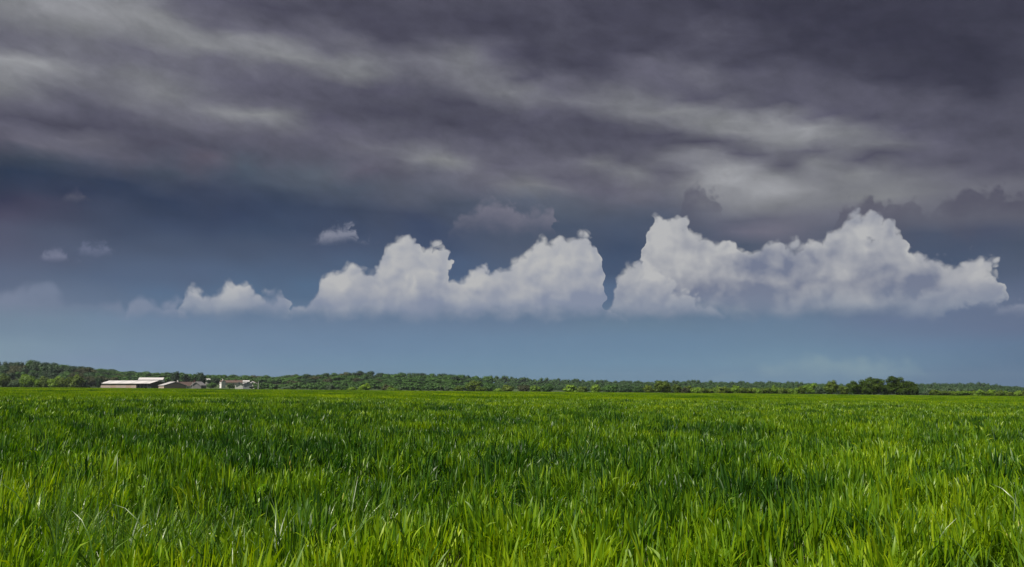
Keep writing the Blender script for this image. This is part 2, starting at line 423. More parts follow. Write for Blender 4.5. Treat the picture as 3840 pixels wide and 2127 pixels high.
c = layer(c, [(1512,802),(1530,782),(1546,745),(1560,705),(1574,677),(1592,663),(1612,664),(1632,680),(1660,684),(1690,712),(1730,745),(1790,775),(1840,802)], 83.0, 801,
          (184,184,185), (128,135,155), scale=1.4, amp=0.7, soft=0.26, fade=0.55, relief=1.6, low=(122,135,157), contrast=1.15, opac=0.92, glow=[(1600, 690, 40, 24, 0.25)])
c = layer(c, [(2250,790),(2290,765),(2330,738),(2366,712),(2400,690),(2432,664),(2462,656),(2490,668),(2508,692),(2514,735),(2505,760),(2520,792)][:10] + [(2518,765),(2522,792)], 91.0, 786,
          (180,180,182), (124,130,150), scale=1.4, amp=0.7, soft=0.3, fade=0.6, relief=1.6, low=(118,130,153), contrast=1.1, opac=0.85, glow=[(2420, 690, 50, 26, 0.2)])

# thin cover lets a little of the clear sky through; the bank of lone clouds is only worked out in its own belt
bg2 = nt.nodes.new('ShaderNodeBackground'); bg2.inputs['Strength'].default_value = 0.1
for b_, src in ((bg, c), (bg2, deck)):
    full = nt.nodes.new('ShaderNodeVectorMath'); full.operation = 'SCALE'
    nt.links.new(src, full.inputs[0]); full.inputs['Scale'].default_value = 10.0 / 2 ** 0.5
    nt.links.new(mixc(nt, 0.02, full.outputs[0], sky.outputs[0]), b_.inputs['Color'])
belt = (V._m('GREATER_THAN', 0.15)) * (V._m('LESS_THAN', 8.2))
ms = nt.nodes.new('ShaderNodeMixShader')
nt.links.new(belt.s, ms.inputs[0]); nt.links.new(bg2.outputs[0], ms.inputs[1]); nt.links.new(bg.outputs[0], ms.inputs[2])
nt.links.new(ms.outputs[0], out.inputs['Surface'])
W.cycles.sampling_method = 'MANUAL'
W.cycles.sample_map_resolution = 512
SC.world = W


# ================================================================== helpers for objects
def tag(o, label=None, cat=None, group=None, kind=None):
    if label: o['label'] = label
    if cat: o['category'] = cat
    if group: o['group'] = group
    if kind: o['kind'] = kind
    return o


def mesh_from(name, verts, faces, mats=(), matidx=None, smooth_=False):
    me = bpy.data.meshes.new(name)
    me.from_pydata([tuple(v) for v in verts], [], [tuple(f) for f in faces])
    for m in mats: me.materials.append(m)
    if matidx is not None: me.polygons.foreach_set('material_index', np.asarray(matidx, np.int32))
    if smooth_: me.polygons.foreach_set('use_smooth', np.ones(len(me.polygons), bool))
    me.update()
    return me


def mesh_np(name, V_, quads=None, tris=None, mats=(), smooth_=False):
    """fast mesh from arrays"""
    me = bpy.data.meshes.new(name)
    V_ = np.asarray(V_, np.float32)
    me.vertices.add(len(V_)); me.vertices.foreach_set('co', V_.ravel())
    loops = []; starts = []; tot = []
    n = 0
    for arr, k in ((quads, 4), (tris, 3)):
        if arr is None or len(arr) == 0: continue
        arr = np.asarray(arr, np.int32)
        loops.append(arr.ravel()); starts.append(n + np.arange(len(arr)) * k); tot.append(np.full(len(arr), k))
        n += arr.size
    loops = np.concatenate(loops)
    me.loops.add(len(loops)); me.loops.foreach_set('vertex_index', loops)
    st = np.concatenate(starts).astype(np.int32)
    me.polygons.add(len(st)); me.polygons.foreach_set('loop_start', st)
    me.polygons.foreach_set('loop_total', np.concatenate(tot).astype(np.int32))
    for m in mats: me.materials.append(m)
    if smooth_: me.polygons.foreach_set('use_smooth', np.ones(len(st), bool))
    me.update(calc_edges=True)
    return me


def link(name, me, parent=None, loc=None, rz=None):
    o = bpy.data.objects.new(name, me)
    COL.objects.link(o)
    if parent is not None: o.parent = parent
    if loc is not None: o.location = loc
    if rz is not None: o.rotation_euler = (0, 0, rz)
    return o


def new_mat(name):
    m = bpy.data.materials.new(name); m.use_nodes = True
    m.node_tree.nodes.clear()
    return m, m.node_tree


def plain(name, col, rough=0.7, var=0.15, scale=1.0, metal=0.0):
    """a weathered plain surface: colour varied by two noises, with relief"""
    m, t = new_mat(name)
    o = t.nodes.new('ShaderNodeOutputMaterial'); p = t.nodes.new('ShaderNodeBsdfPrincipled')
    tcn = t.nodes.new('ShaderNodeTexCoord')
    f, _ = noise_tex(t, tcn.outputs['Object'], scale, 5.0, 0.6)
    k = (f - 0.5) * (2 * var) + 1.0
    cc_ = t.nodes.new('ShaderNodeCombineColor')
    for i in range(3): t.links.new(k.s, cc_.inputs[i])
    t.links.new(mixc(t, 1.0, tuple(col), cc_.outputs[0], 'MULTIPLY'), p.inputs['Base Color'])
    p.inputs['Roughness'].default_value = rough
    p.inputs['Metallic'].default_value = metal
    t.links.new(p.outputs[0], o.inputs['Surface'])
    return m


POS6 = (0.0, 0.22, 0.45, 0.68, 0.90, 1.0)


def leafy(name, cols, spread=0.5, transl=0.35, gloss=0.04, rough=0.45, world_scale=0.0, attr=None, zyellow=0.0):
    """foliage: colour from a ramp by per-leaf value, object and place; translucent; faint gloss"""
    m, t = new_mat(name)
    o = t.nodes.new('ShaderNodeOutputMaterial')
    oi = t.nodes.new('ShaderNodeObjectInfo')
    at = t.nodes.new('ShaderNodeAttribute'); at.attribute_name = 'leaf'
    val = S(t, at.outputs['Fac'])
    geo = t.nodes.new('ShaderNodeNewGeometry')
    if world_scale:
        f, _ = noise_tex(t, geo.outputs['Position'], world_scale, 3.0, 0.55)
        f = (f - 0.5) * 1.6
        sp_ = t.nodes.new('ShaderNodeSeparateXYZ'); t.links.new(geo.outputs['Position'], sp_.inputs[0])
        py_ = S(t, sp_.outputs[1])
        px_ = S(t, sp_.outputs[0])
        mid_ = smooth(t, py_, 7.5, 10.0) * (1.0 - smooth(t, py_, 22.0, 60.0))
        f = f + (1.0 - smooth(t, py_, 6.0, 9.0)) * 0.15 - mid_ * (0.15 - smooth(t, px_, 0.5, 8.0) * 0.10) + smooth(t, py_, 40.0, 120.0) * 0.05  # near wheat lightened, middle band darkened in the colour in place of cloud shadow
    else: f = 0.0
    k = (val - 0.5) * spread + (S(t, oi.outputs['Random']) - 0.5) * (0.9 - spread) + f + 0.5
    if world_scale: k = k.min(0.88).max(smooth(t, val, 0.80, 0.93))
    k = k.clamp()
    r = t.nodes.new('ShaderNodeValToRGB')
    el = r.color_ramp.elements
    while len(el) > 1: el.remove(el[-1])
    for i, c in enumerate(cols):
        e = el[0] if i == 0 else el.new(POS6[i] if len(cols) == 6 else i / (len(cols) - 1))
        e.position = POS6[i] if len(cols) == 6 else i / (len(cols) - 1); e.color = (*c, 1)
    t.links.new(k.s, r.inputs[0])
    col = r.outputs[0]
    d = t.nodes.new('ShaderNodeBsdfDiffuse'); t.links.new(col, d.inputs[0])
    tr = t.nodes.new('ShaderNodeBsdfTranslucent')
    t.links.new(mixc(t, 1.0, col, (1.25, 1.25, 0.7), 'MULTIPLY'), tr.inputs[0])
    mx = t.nodes.new('ShaderNodeMixShader'); mx.inputs[0].default_value = transl
    t.links.new(d.outputs[0], mx.inputs[1]); t.links.new(tr.outputs[0], mx.inputs[2])
    g = t.nodes.new('ShaderNodeBsdfAnisotropic') if False else t.nodes.new('ShaderNodeBsdfGlossy')
    g.inputs['Roughness'].default_value = rough; g.inputs['Color'].default_value = (1.0, 1.0, 0.9, 1)
    m2 = t.nodes.new('ShaderNodeMixShader'); m2.inputs[0].default_value = gloss
    t.links.new(mx.outputs[0], m2.inputs[1]); t.links.new(g.outputs[0], m2.inputs[2])
    t.links.new(m2.outputs[0], o.inputs['Surface'])
    return m


# ================================================================== the lie of the land
CROP_H = 0.60
SLOPE = -0.0089
FIELD_END = 380.0


def sst(x, a, b):
    t = np.clip((x - a) / (b - a), 0, 1)
    return t * t * (3 - 2 * t)


def ground_z(x, y):
    x = np.asarray(x, float); y = np.asarray(y, float)
    d = np.hypot(x, y)
    z = SLOPE * x * sst(d, 0, 30)
    # broad swells of the field, growing away from the viewer
    a = sst(d, 8, 60) * (1 - sst(d, 330, 420))
    z = z + a * (0.10 * np.sin(x * 0.021 + y * 0.047 + 1.3) + 0.07 * np.sin(x * 0.053 - y * 0.083 + 0.4) + 0.03 * np.sin(x * 0.17 + y * 0.21))
    z = z - 1.6 * sst(y, 385, 440)
    # wooded rise on the left, low rise in the middle distance, far ridge
    z = z + 13.0 * np.exp(-((x + 430) / 210) ** 2 - ((y - 965) / 140) ** 2)
    z = z + 4.5 * np.exp(-((x + 110) / 190) ** 2 - ((y - 860) / 130) ** 2)
    z = z + 9.0 * sst(y, 950, 1500) * (1 - 0.45 * sst(x / np.maximum(y, 1), 0.1, 0.5))
    return z


def make_ground():
    az_n = 220
    rr = np.concatenate([[0.0], np.geomspace(0.8, 9000, 210)])
    azs = np.linspace(-math.pi, math.pi, az_n, endpoint=False)
    A, RR = np.meshgrid(azs, rr[1:])
    X = RR * np.sin(A); Y = RR * np.cos(A)
    Z = ground_z(X, Y)
    V_ = np.concatenate([[[0, 0, float(ground_z(0, 0))]], np.stack([X.ravel(), Y.ravel(), Z.ravel()], 1)])
    nr = len(rr) - 1
    i = np.arange(nr - 1)[:, None]; j = np.arange(az_n)[None, :]
    a = 1 + i * az_n + j; b = 1 + i * az_n + (j + 1) % az_n
    q = np.stack([a, b, b + az_n, a + az_n], -1).reshape(-1, 4)[:, ::-1]
    jj = np.arange(az_n)
    tr = np.stack([np.zeros(az_n, int), 1 + (jj + 1) % az_n, 1 + jj], 1)[:, ::-1]
    m, t = new_mat('soil')
    o = t.nodes.new('ShaderNodeOutputMaterial'); p = t.nodes.new('ShaderNodeBsdfPrincipled')
    geo = t.nodes.new('ShaderNodeNewGeometry')
    pos = geo.outputs['Position']
    f, _ = noise_tex(t, pos, 3.0, 6.0, 0.6)
    f2, _ = noise_tex(t, pos, 0.02, 4.0, 0.6)
    soil = mixc(t, f, (0.035, 0.024, 0.014), (0.075, 0.052, 0.030))
    mead = mixc(t, f2, (0.020, 0.045, 0.006), (0.045, 0.075, 0.010))
    sp = t.nodes.new('ShaderNodeSeparateXYZ'); t.links.new(pos, sp.inputs[0])
    far = smooth(t, S(t, sp.outputs[1]), 60.0, 200.0)
    t.links.new(mixc(t, far, soil, mead), p.inputs['Base Color'])
    p.inputs['Roughness'].default_value = 0.95
    bmp = t.nodes.new('ShaderNodeBump'); bmp.inputs['Strength'].default_value = 0.6; bmp.inputs['Distance'].default_value = 0.05
    t.links.new(f.s, bmp.inputs['Height']); t.links.new(bmp.outputs[0], p.inputs['Normal'])
    t.links.new(p.outputs[0], o.inputs['Surface'])
    me = mesh_np('ground', V_, q, tr, [m], True)
    g = link('ground', me)
    tag(g, 'wide farmland under the wheat, running on to the wooded rises', kind='structure')
    return g


make_ground()


# ================================================================== the wheat
def blades(n, seed, rad, h0, h1, w0, w1, lean=0.18, droop=0.25, segs=5, bent=0.06, square=False, fan=False, z0=0.0, z1=0.0):
    """n grass leaves as tapered curved strips; returns verts, quads, tris, per-vertex leaf value"""
    g = np.random.default_rng(seed)
    if square:
        bx = g.uniform(-rad, rad, n); by = g.uniform(-rad, rad, n)
    else:
        rr = rad * np.sqrt(g.random(n)) * g.uniform(0.8, 1.2, n); aa = g.uniform(0, 2 * math.pi, n)
        bx = rr * np.cos(aa); by = rr * np.sin(aa)
    L = g.uniform(h0, h1, n)
    wd = g.uniform(w0, w1, n)
    th = np.arctan2(by, bx) + g.normal(0, 0.7, n) if fan else g.uniform(0, 2 * math.pi, n)      # lean direction
    ph = g.uniform(0, 2 * math.pi, n)             # facing of the flat side
    ln = np.abs(g.normal(0, lean, n))
    dr = np.abs(g.normal(0, droop, n))
    isb = g.random(n) < bent
    dr = np.where(isb, g.uniform(1.1, 2.3, n), dr)
    ph = np.where(isb, th + math.pi / 2 + g.normal(0, 0.25, n), ph)
    tw = g.normal(0, 0.5, n)
    val = g.random(n) * 0.72
    old = g.random(n) < 0.004
    val = np.where(old, g.uniform(0.9, 1.0, n), val)
    k = segs + 1
    s = np.linspace(0, 1, k)
    verts = np.zeros((n, k, 2, 3)); leaf = np.zeros((n, k, 2))
    pos = np.stack([bx, by, g.uniform(z0, z1, n) if z1 > 0 else np.zeros(n)], 1)
    step = (L / segs)[:, None]
    dirh = np.stack([np.cos(th), np.sin(th), np.zeros(n)], 1)
    z = np.array([0, 0, 1.0])
    for i in range(k):
        u = s[i]
        ang = ln + dr * (np.clip((u - 0.35) / 0.65, 0, 1) ** 1.5)
        d = dirh * np.sin(ang)[:, None] + z * np.cos(ang)[:, None]
        pp = ph + tw * u
        side = np.stack([np.cos(pp), np.sin(pp), np.zeros(n)], 1)
        side = side - d * (side * d).sum(1)[:, None]
        side /= np.linalg.norm(side, axis=1)[:, None] + 1e-9
        ww = wd * (0.55 + 0.45 * math.sin(min(u * 1.6, 1) * math.pi / 2)) * (1 - max((u - 0.55) / 0.45, 0) ** 1.4) + 0.0006
        verts[:, i, 0] = pos - side * (ww / 2)[:, None]
        verts[:, i, 1] = pos + side * (ww / 2)[:, None]
        leaf[:, i, :] = (val + 0.10 * (u - 0.5))[:, None]
        if i < k - 1: pos = pos + d * step
    tipy = (g.random(n) < 0.05)[:, None] & (s >= 0.79)[None, :]
    leaf = np.where(tipy[:, :, None], 0.86, leaf)
    base = (np.arange(n) * k * 2)[:, None] + (np.arange(segs) * 2)[None, :]
    q = np.stack([base, base + 1, base + 3, base + 2], -1).reshape(-1, 4)
    return verts.reshape(-1, 3), q, leaf.ravel()


def patch(name, parts, mat, shift=0.0):
    Vs, Qs, Ls = [], [], []
    n = 0
    for v, q, l in parts:
        Vs.append(v); Qs.append(q + n); Ls.append(l); n += len(v)
    me = mesh_np(name, np.concatenate(Vs), np.concatenate(Qs), None, [mat], True)
    a = me.attributes.new('leaf', 'FLOAT', 'POINT')
    a.data.foreach_set('value', (np.concatenate(Ls) + shift).astype(np.float32))
    return me


WHEAT_COLS = [(0.016, 0.072, 0.004), (0.054, 0.150, 0.001), (0.138, 0.265, 0.001), (0.240, 0.372, 0.001), (0.360, 0.465, 0.001), (0.46, 0.40, 0.05)]
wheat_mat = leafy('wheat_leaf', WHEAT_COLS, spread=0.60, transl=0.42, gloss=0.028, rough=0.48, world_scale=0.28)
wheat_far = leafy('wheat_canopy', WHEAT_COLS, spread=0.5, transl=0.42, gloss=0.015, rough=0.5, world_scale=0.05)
wild_mat = leafy('wild_grass', [(0.03, 0.10, 0.008), (0.07, 0.17, 0.01), (0.14, 0.26, 0.012), (0.24, 0.33, 0.03)], spread=0.7, transl=0.45, gloss=0.06, rough=0.4)


def scatter(name, protos, pts, rotz, scl, idx, tilt=None):
    """one stuff object that sets the leaf clumps out over the field through geometry nodes"""
    me = bpy.data.meshes.new(name)
    pts = np.asarray(pts, np.float32)
    me.vertices.add(len(pts)); me.vertices.foreach_set('co', pts.ravel())
    for nm, ty, arr in (('rot', 'FLOAT_VECTOR', rotz), ('scl', 'FLOAT_VECTOR', scl)):
        a = me.attributes.new(nm, ty, 'POINT'); a.data.foreach_set('vector', np.asarray(arr, np.float32).ravel())
    a = me.attributes.new('idx', 'INT', 'POINT'); a.data.foreach_set('value', np.asarray(idx, np.int32))
    o = link(name, me)
    g = bpy.data.node_groups.new(name, 'GeometryNodeTree')
    g.interface.new_socket('Geometry', in_out='INPUT', socket_type='NodeSocketGeometry')
    g.interface.new_socket('Geometry', in_out='OUTPUT', socket_type='NodeSocketGeometry')
    gi = g.nodes.new('NodeGroupInput'); go = g.nodes.new('NodeGroupOutput')
    c = bpy.data.collections.new(name + '_clumps')
    for i, p in enumerate(protos):
        c.objects.link(bpy.data.objects.new('%s_clump_%02d' % (name, i), p))
    ci = g.nodes.new('GeometryNodeCollectionInfo'); ci.inputs['Collection'].default_value = c
    ci.inputs['Separate Children'].default_value = True; ci.inputs['Reset Children'].default_value = True
    ip = g.nodes.new('GeometryNodeInstanceOnPoints')
    ip.inputs['Pick Instance'].default_value = True
    g.links.new(gi.outputs[0], ip.inputs['Points']); g.links.new(ci.outputs[0], ip.inputs['Instance'])
    for nm, ty, sock in (('rot', 'FLOAT_VECTOR', 'Rotation'), ('scl', 'FLOAT_VECTOR', 'Scale'), ('idx', 'INT', 'Instance Index')):
        na = g.nodes.new('GeometryNodeInputNamedAttribute'); na.data_type = ty; na.inputs['Name'].default_value = nm
        g.links.new(na.outputs['Attribute'], ip.inputs[sock])
    g.links.new(ip.outputs[0], go.inputs[0])
    md = o.modifiers.new('scatter', 'NODES'); md.node_group = g
    return o


def on_crop(px, py, zc=CROP_H * 0.9):
    """the place in the field whose crop top shows at a spot of the photograph"""
    a, s = look(px, py)
    d = -(CAM_Z - zc) / (s - SLOPE * math.sin(a))
    return d * math.sin(a), d * math.cos(a), d


# thin places and wheel tracks: (px, py, half length along x, half depth along y, angle, strength)
GAPS = []
for (px, py, rx, ry, st) in [
    (3765, 1790, .35, .55, .96), (3770, 1860, .30, .4, .7), (1000, 1760, .5, .3, .35), (1090, 1745, .6, .4, .45), (1720, 1745, .9, .5, .6), (2250, 1700, .8, .5, .3),
    (60, 1735, .5, .6, .55), (330, 1900, .30, .35, .85), (560, 1880, .22, .25, .5), (1520, 2060, .25, .3, .6), (3500, 2080, .25, .35, .75), (2560, 2090, .2, .3, .4),
    (3080, 1660, .8, .6, .4), (3230, 1720, .6, .4, .55), (2880, 1760, .7, .5, .5), (3560, 1730, .5, .5, .4), (420, 1790, .4, .5, .5), (180, 1680, .8, .6, .4),
    (700, 1680, 1.0, .5, .35), (1250, 1690, 1.0, .5, .35), (2950, 2060, .2, .3, .5), (2050, 1980, .2, .3, .45)]:
    x, y, d = on_crop(px, py)
    GAPS.append((x, y, rx, ry, 0.0, st))
for (p0, p1, wdt, st) in [((0, 1508), (760, 1520), 1.3, .92), ((1020, 1512), (1320, 1519), 1.2, .95), ((1440, 1534), (1600, 1538), .9, .8), ((0, 1478), (1300, 1484), 3.0, .6),
                          ((1600, 1490), (2900, 1500), 2.2, .5), ((0, 1540), (500, 1552), .8, .5), ((2600, 1560), (3700, 1590), .7, .45)]:
    a = on_crop(*p0); b = on_crop(*p1)
    cx, cyy = (a[0] + b[0]) / 2, (a[1] + b[1]) / 2
    GAPS.append((cx, cyy, math.hypot(b[0] - a[0], b[1] - a[1]) / 2, wdt, math.atan2(b[1] - a[1], b[0] - a[0]), st))


def gap_at(x, y):
    g = np.zeros_like(x)
    for (cx, cyy, rx, ry, an, st) in GAPS:
        dx_, dy_ = x - cx, y - cyy
        u = (dx_ * math.cos(an) + dy_ * math.sin(an)) / rx
        v = (-dx_ * math.sin(an) + dy_ * math.cos(an)) / ry
        q = np.clip(1.25 - np.sqrt(u ** 6 + v ** 2 if rx > 3 else u ** 2 + v ** 2) * 0.9, 0, 1)
        g = np.maximum(g, np.minimum(q * 1.6, 1) * st)
    return g


def field_points(d0, d1, density, seed, half=33.0):
    g = np.random.default_rng(seed)
    area = R(half * 2) / 2 * (d1 ** 2 - d0 ** 2)
    n = int(area * density)
    d = np.sqrt(g.uniform(d0 ** 2, d1 ** 2, n)); a = g.uniform(-R(half), R(half), n)
    return d * np.sin(a), d * np.cos(a), d, g


# shaded dips and pockets of the crop, painted in as darker leaf colour: (px, py, half width m, half depth m, share)
SHADE_PATCHES = []
for (px, py, rx, ry, st) in [(1950, 1745, 1.5, 1.7, .8), (2080, 1690, 1.5, 1.2, .7), (550, 1830, 1.0, 1.0, .85), (300, 1900, .5, .6, .9), (1150, 1700, 2.4, 1.5, .65), (300, 1650, 3.5, 2.2, .6), (3050, 1680, 1.6, 1.3, .8), (3650, 1770, 1.0, 1.5, .8),
                             (2250, 1900, .5, .5, .6), (1250, 1960, .45, .4, .7), (1500, 2060, .4, .35, .7), (2600, 1610, 2.5, 2.0, .6), (800, 1960, .5, .5, .5), (3450, 1950, .4, .6, .7), (2750, 1800, .8, .8, .6), (3300, 1640, 2.0, 1.6, .6), (60, 1760, .8, .9, .7),
                             (3800, 1620, 2.2, 2.2, .6), (700, 1600, 5, 3.0, .5), (1500, 1610, 4, 2.4, .5),
                             (420, 1512, 22, 3.5, .9), (1170, 1515, 5.5, 3.0, .95), (1520, 1535, 3.5, 2.2, .8), (200, 1540, 12, 3, .5), (800, 1556, 9, 3, .5), (2300, 1530, 14, 3.5, .5), (3100, 1520, 12, 3.5, .4), (3500, 1560, 6, 3, .5), (1900, 1575, 5, 2.5, .5)]:
    x, y, d = on_crop(px, py)
    SHADE_PATCHES.append((x, y, rx, ry, st))


def shade_at(x, y):
    v = np.zeros(len(x))
    for (cx, cyy, rx, ry, st) in SHADE_PATCHES:
        q = np.sqrt(((x - cx) / rx) ** 2 + ((y - cyy) / ry) ** 2)
        v = np.maximum(v, st * np.clip(1.5 - q, 0, 1))
    return v


def height_var(x, y):
    h = np.array([1.0 + 0.20 * mnoise.noise(Vector((a_ * 1.1, b_ * 0.75, 0.0))) + 0.16 * mnoise.noise(Vector((a_ * 0.33, b_ * 0.2, 7.0))) + 0.12 * mnoise.noise(Vector((a_ * 2.9, b_ * 2.3, 2.0))) for a_, b_ in zip(x, y)])
    return np.clip(h, 0.72, 1.25)


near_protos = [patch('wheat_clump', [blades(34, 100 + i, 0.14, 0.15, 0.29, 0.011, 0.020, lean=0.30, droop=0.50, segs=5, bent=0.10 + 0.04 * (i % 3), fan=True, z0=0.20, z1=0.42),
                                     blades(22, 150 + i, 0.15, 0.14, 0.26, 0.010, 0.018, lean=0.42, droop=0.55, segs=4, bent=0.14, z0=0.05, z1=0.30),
                                     blades(9, 200 + i, 0.12, 0.40, 0.64, 0.010, 0.018, lean=0.12, droop=0.30, segs=5, bent=0.03)], wheat_mat, sh) for sh in (0.0, -0.42) for i in range(10)]  # second set has darker leaf values, for the painted shade patches
x, y, d, g = field_points(1.2, 26.0, 17.0, 5, half=46)
dens = np.where(d < 12, 1.0, np.clip(12.0 / d, 0.5, 1))
pocket = np.array([mnoise.noise(Vector((a_ * 1.7, b_ * 1.1, 3.0))) for a_, b_ in zip(x, y)])
keep = (g.random(len(x)) < dens) & (g.random(len(x)) > gap_at(x, y)) & (g.random(len(x)) > np.clip((-pocket - 0.22) * 3.5, 0, 0.85))
x, y, d = x[keep], y[keep], d[keep]
gp = gap_at(x, y)
n = len(x)
hv = height_var(x, y) * (1 - 0.35 * gp)
print('near clumps', n)
sc_ = g.uniform(0.86, 1.10, n)
wide = np.where(d > 12, 1.25, 1.0)
o = scatter('wheat', near_protos, np.stack([x, y, ground_z(x, y) - 0.01], 1),
            np.stack([g.normal(0, 0.10, n), g.normal(0, 0.10, n), g.uniform(0, 6.283, n)], 1),
            np.stack([sc_ * wide, sc_ * wide, hv * np.where(g.random(n) < 0.25, g.uniform(0.70, 0.9, n), g.uniform(0.9, 1.12, n))], 1), g.integers(0, 10, n) + 10 * (g.random(n) < shade_at(x, y)))
tag(o, 'green young wheat standing knee high in the foreground', 'wheat', kind='stuff')

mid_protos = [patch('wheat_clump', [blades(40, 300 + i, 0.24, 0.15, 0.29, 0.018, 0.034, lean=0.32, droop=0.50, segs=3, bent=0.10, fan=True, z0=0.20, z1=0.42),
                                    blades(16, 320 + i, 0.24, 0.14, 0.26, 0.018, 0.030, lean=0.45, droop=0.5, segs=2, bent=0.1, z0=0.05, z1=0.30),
                                    blades(8, 340 + i, 0.22, 0.40, 0.62, 0.020, 0.034, lean=0.15, droop=0.3, segs=3, bent=0.05)], wheat_mat, sh) for sh in (0.0, -0.42) for i in range(8)]  # again a darker set, shade put into the leaf colour
x, y, d, g = field_points(24.0, 95.0, 5.2, 6, half=38)
keep = (g.random(len(x)) > gap_at(x, y)) & (g.random(len(x)) < np.clip(1.25 - d / 160.0, 0.5, 1.0))
x, y, d = x[keep], y[keep], d[keep]
n = len(x)
print('mid clumps', n)
wd_ = np.where(d > 50, 1.45, 1.1) * g.uniform(0.9, 1.1, n)
o = scatter('wheat', mid_protos, np.stack([x, y, ground_z(x, y) - 0.01], 1),
            np.stack([g.normal(0, 0.08, n), g.normal(0, 0.08, n), g.uniform(0, 6.283, n)], 1),
            np.stack([wd_, wd_, height_var(x, y) * np.where(g.random(n) < 0.3, g.uniform(0.65, 0.88, n), g.uniform(0.9, 1.12, n))], 1), g.integers(0, 8, n) + 8 * (g.random(n) < shade_at(x, y)))
tag(o, 'even green wheat across the middle of the field', 'wheat', kind='stuff')

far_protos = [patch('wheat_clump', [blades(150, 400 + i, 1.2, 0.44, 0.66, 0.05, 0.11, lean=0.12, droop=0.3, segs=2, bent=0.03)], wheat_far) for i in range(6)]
x, y, d, g = field_points(85.0, 395.0, 0.28, 7, half=37)
keep = (y < 388 + 5 * np.sin(x * 0.03)) & (g.random(len(x)) > gap_at(x, y) * 0.9)
x, y, d = x[keep], y[keep], d[keep]
n = len(x)
print('far clumps', n)
sc_ = g.uniform(0.85, 1.15, n)
o = scatter('wheat', far_protos, np.stack([x, y, ground_z(x, y) - 0.01], 1),
            np.stack([np.zeros(n), np.zeros(n), g.uniform(0, 6.283, n)], 1),
            np.stack([sc_, sc_, 0.80 + 0.28 * g.random(n)], 1), g.integers(0, 6, n))
tag(o, 'yellow-green wheat running out to the far edge of the field', 'wheat', kind='stuff')

# wild grass at the headland, bottom left
wild_protos = [patch('wild_grass', [blades(34, 500 + i, 0.14, 0.35, 0.75, 0.003, 0.007, lean=0.35, droop=0.8, segs=7, bent=0.30),
                                    blades(5, 560 + i, 0.10, 0.75, 1.0, 0.006, 0.010, lean=0.35, droop=0.9, segs=8, bent=0.5)], wild_mat) for i in range(5)]
g = np.random.default_rng(8)
pts = []
for (px, py, r, k) in [(330, 2080, .55, 55), (120, 2000, .5, 36), (20, 1900, .6, 26), (620, 2110, .45, 26), (3600, 2110, .35, 10), (1600, 1950, .4, 8), (3800, 2040, .4, 12), (2000, 1900, .5, 6)]:
    cx, cyy, dd = on_crop(px, py, 0.35)
    for _ in range(k): pts.append((cx + g.normal(0, r), cyy + g.normal(0, r * 0.8)))
pts = np.array(pts); n = len(pts)
o = scatter('wild_grass', wild_protos, np.stack([pts[:, 0], pts[:, 1], ground_z(pts[:, 0], pts[:, 1])], 1),
            np.stack([g.normal(0, 0.1, n), g.normal(0, 0.1, n), g.uniform(0, 6.283, n)], 1),
            np.stack([np.ones(n)] * 2 + [g.uniform(0.7, 1.0, n)], 1), g.integers(0, 5, n))
tag(o, 'thin yellow-green wild grass among the wheat at the bottom left', 'grass', kind='stuff')


# ================================================================== trees
def ico():
    t = (1 + 5 ** 0.5) / 2
    v = np.array([(-1, t, 0), (1, t, 0), (-1, -t, 0), (1, -t, 0), (0, -1, t), (0, 1, t), (0, -1, -t), (0, 1, -t), (t, 0, -1), (t, 0, 1), (-t, 0, -1), (-t, 0, 1)], float)
    v /= np.linalg.norm(v[0])
    f = np.array([(0, 11, 5), (0, 5, 1), (0, 1, 7), (0, 7, 10), (0, 10, 11), (1, 5, 9), (5, 11, 4), (11, 10, 2), (10, 7, 6), (7, 1, 8), (3, 9, 4), (3, 4, 2), (3, 2, 6), (3, 6, 8), (3, 8, 9), (4, 9, 5), (2, 4, 11), (6, 2, 10), (8, 6, 7), (9, 8, 1)])
    return v, f


ICO_V, ICO_F = ico()


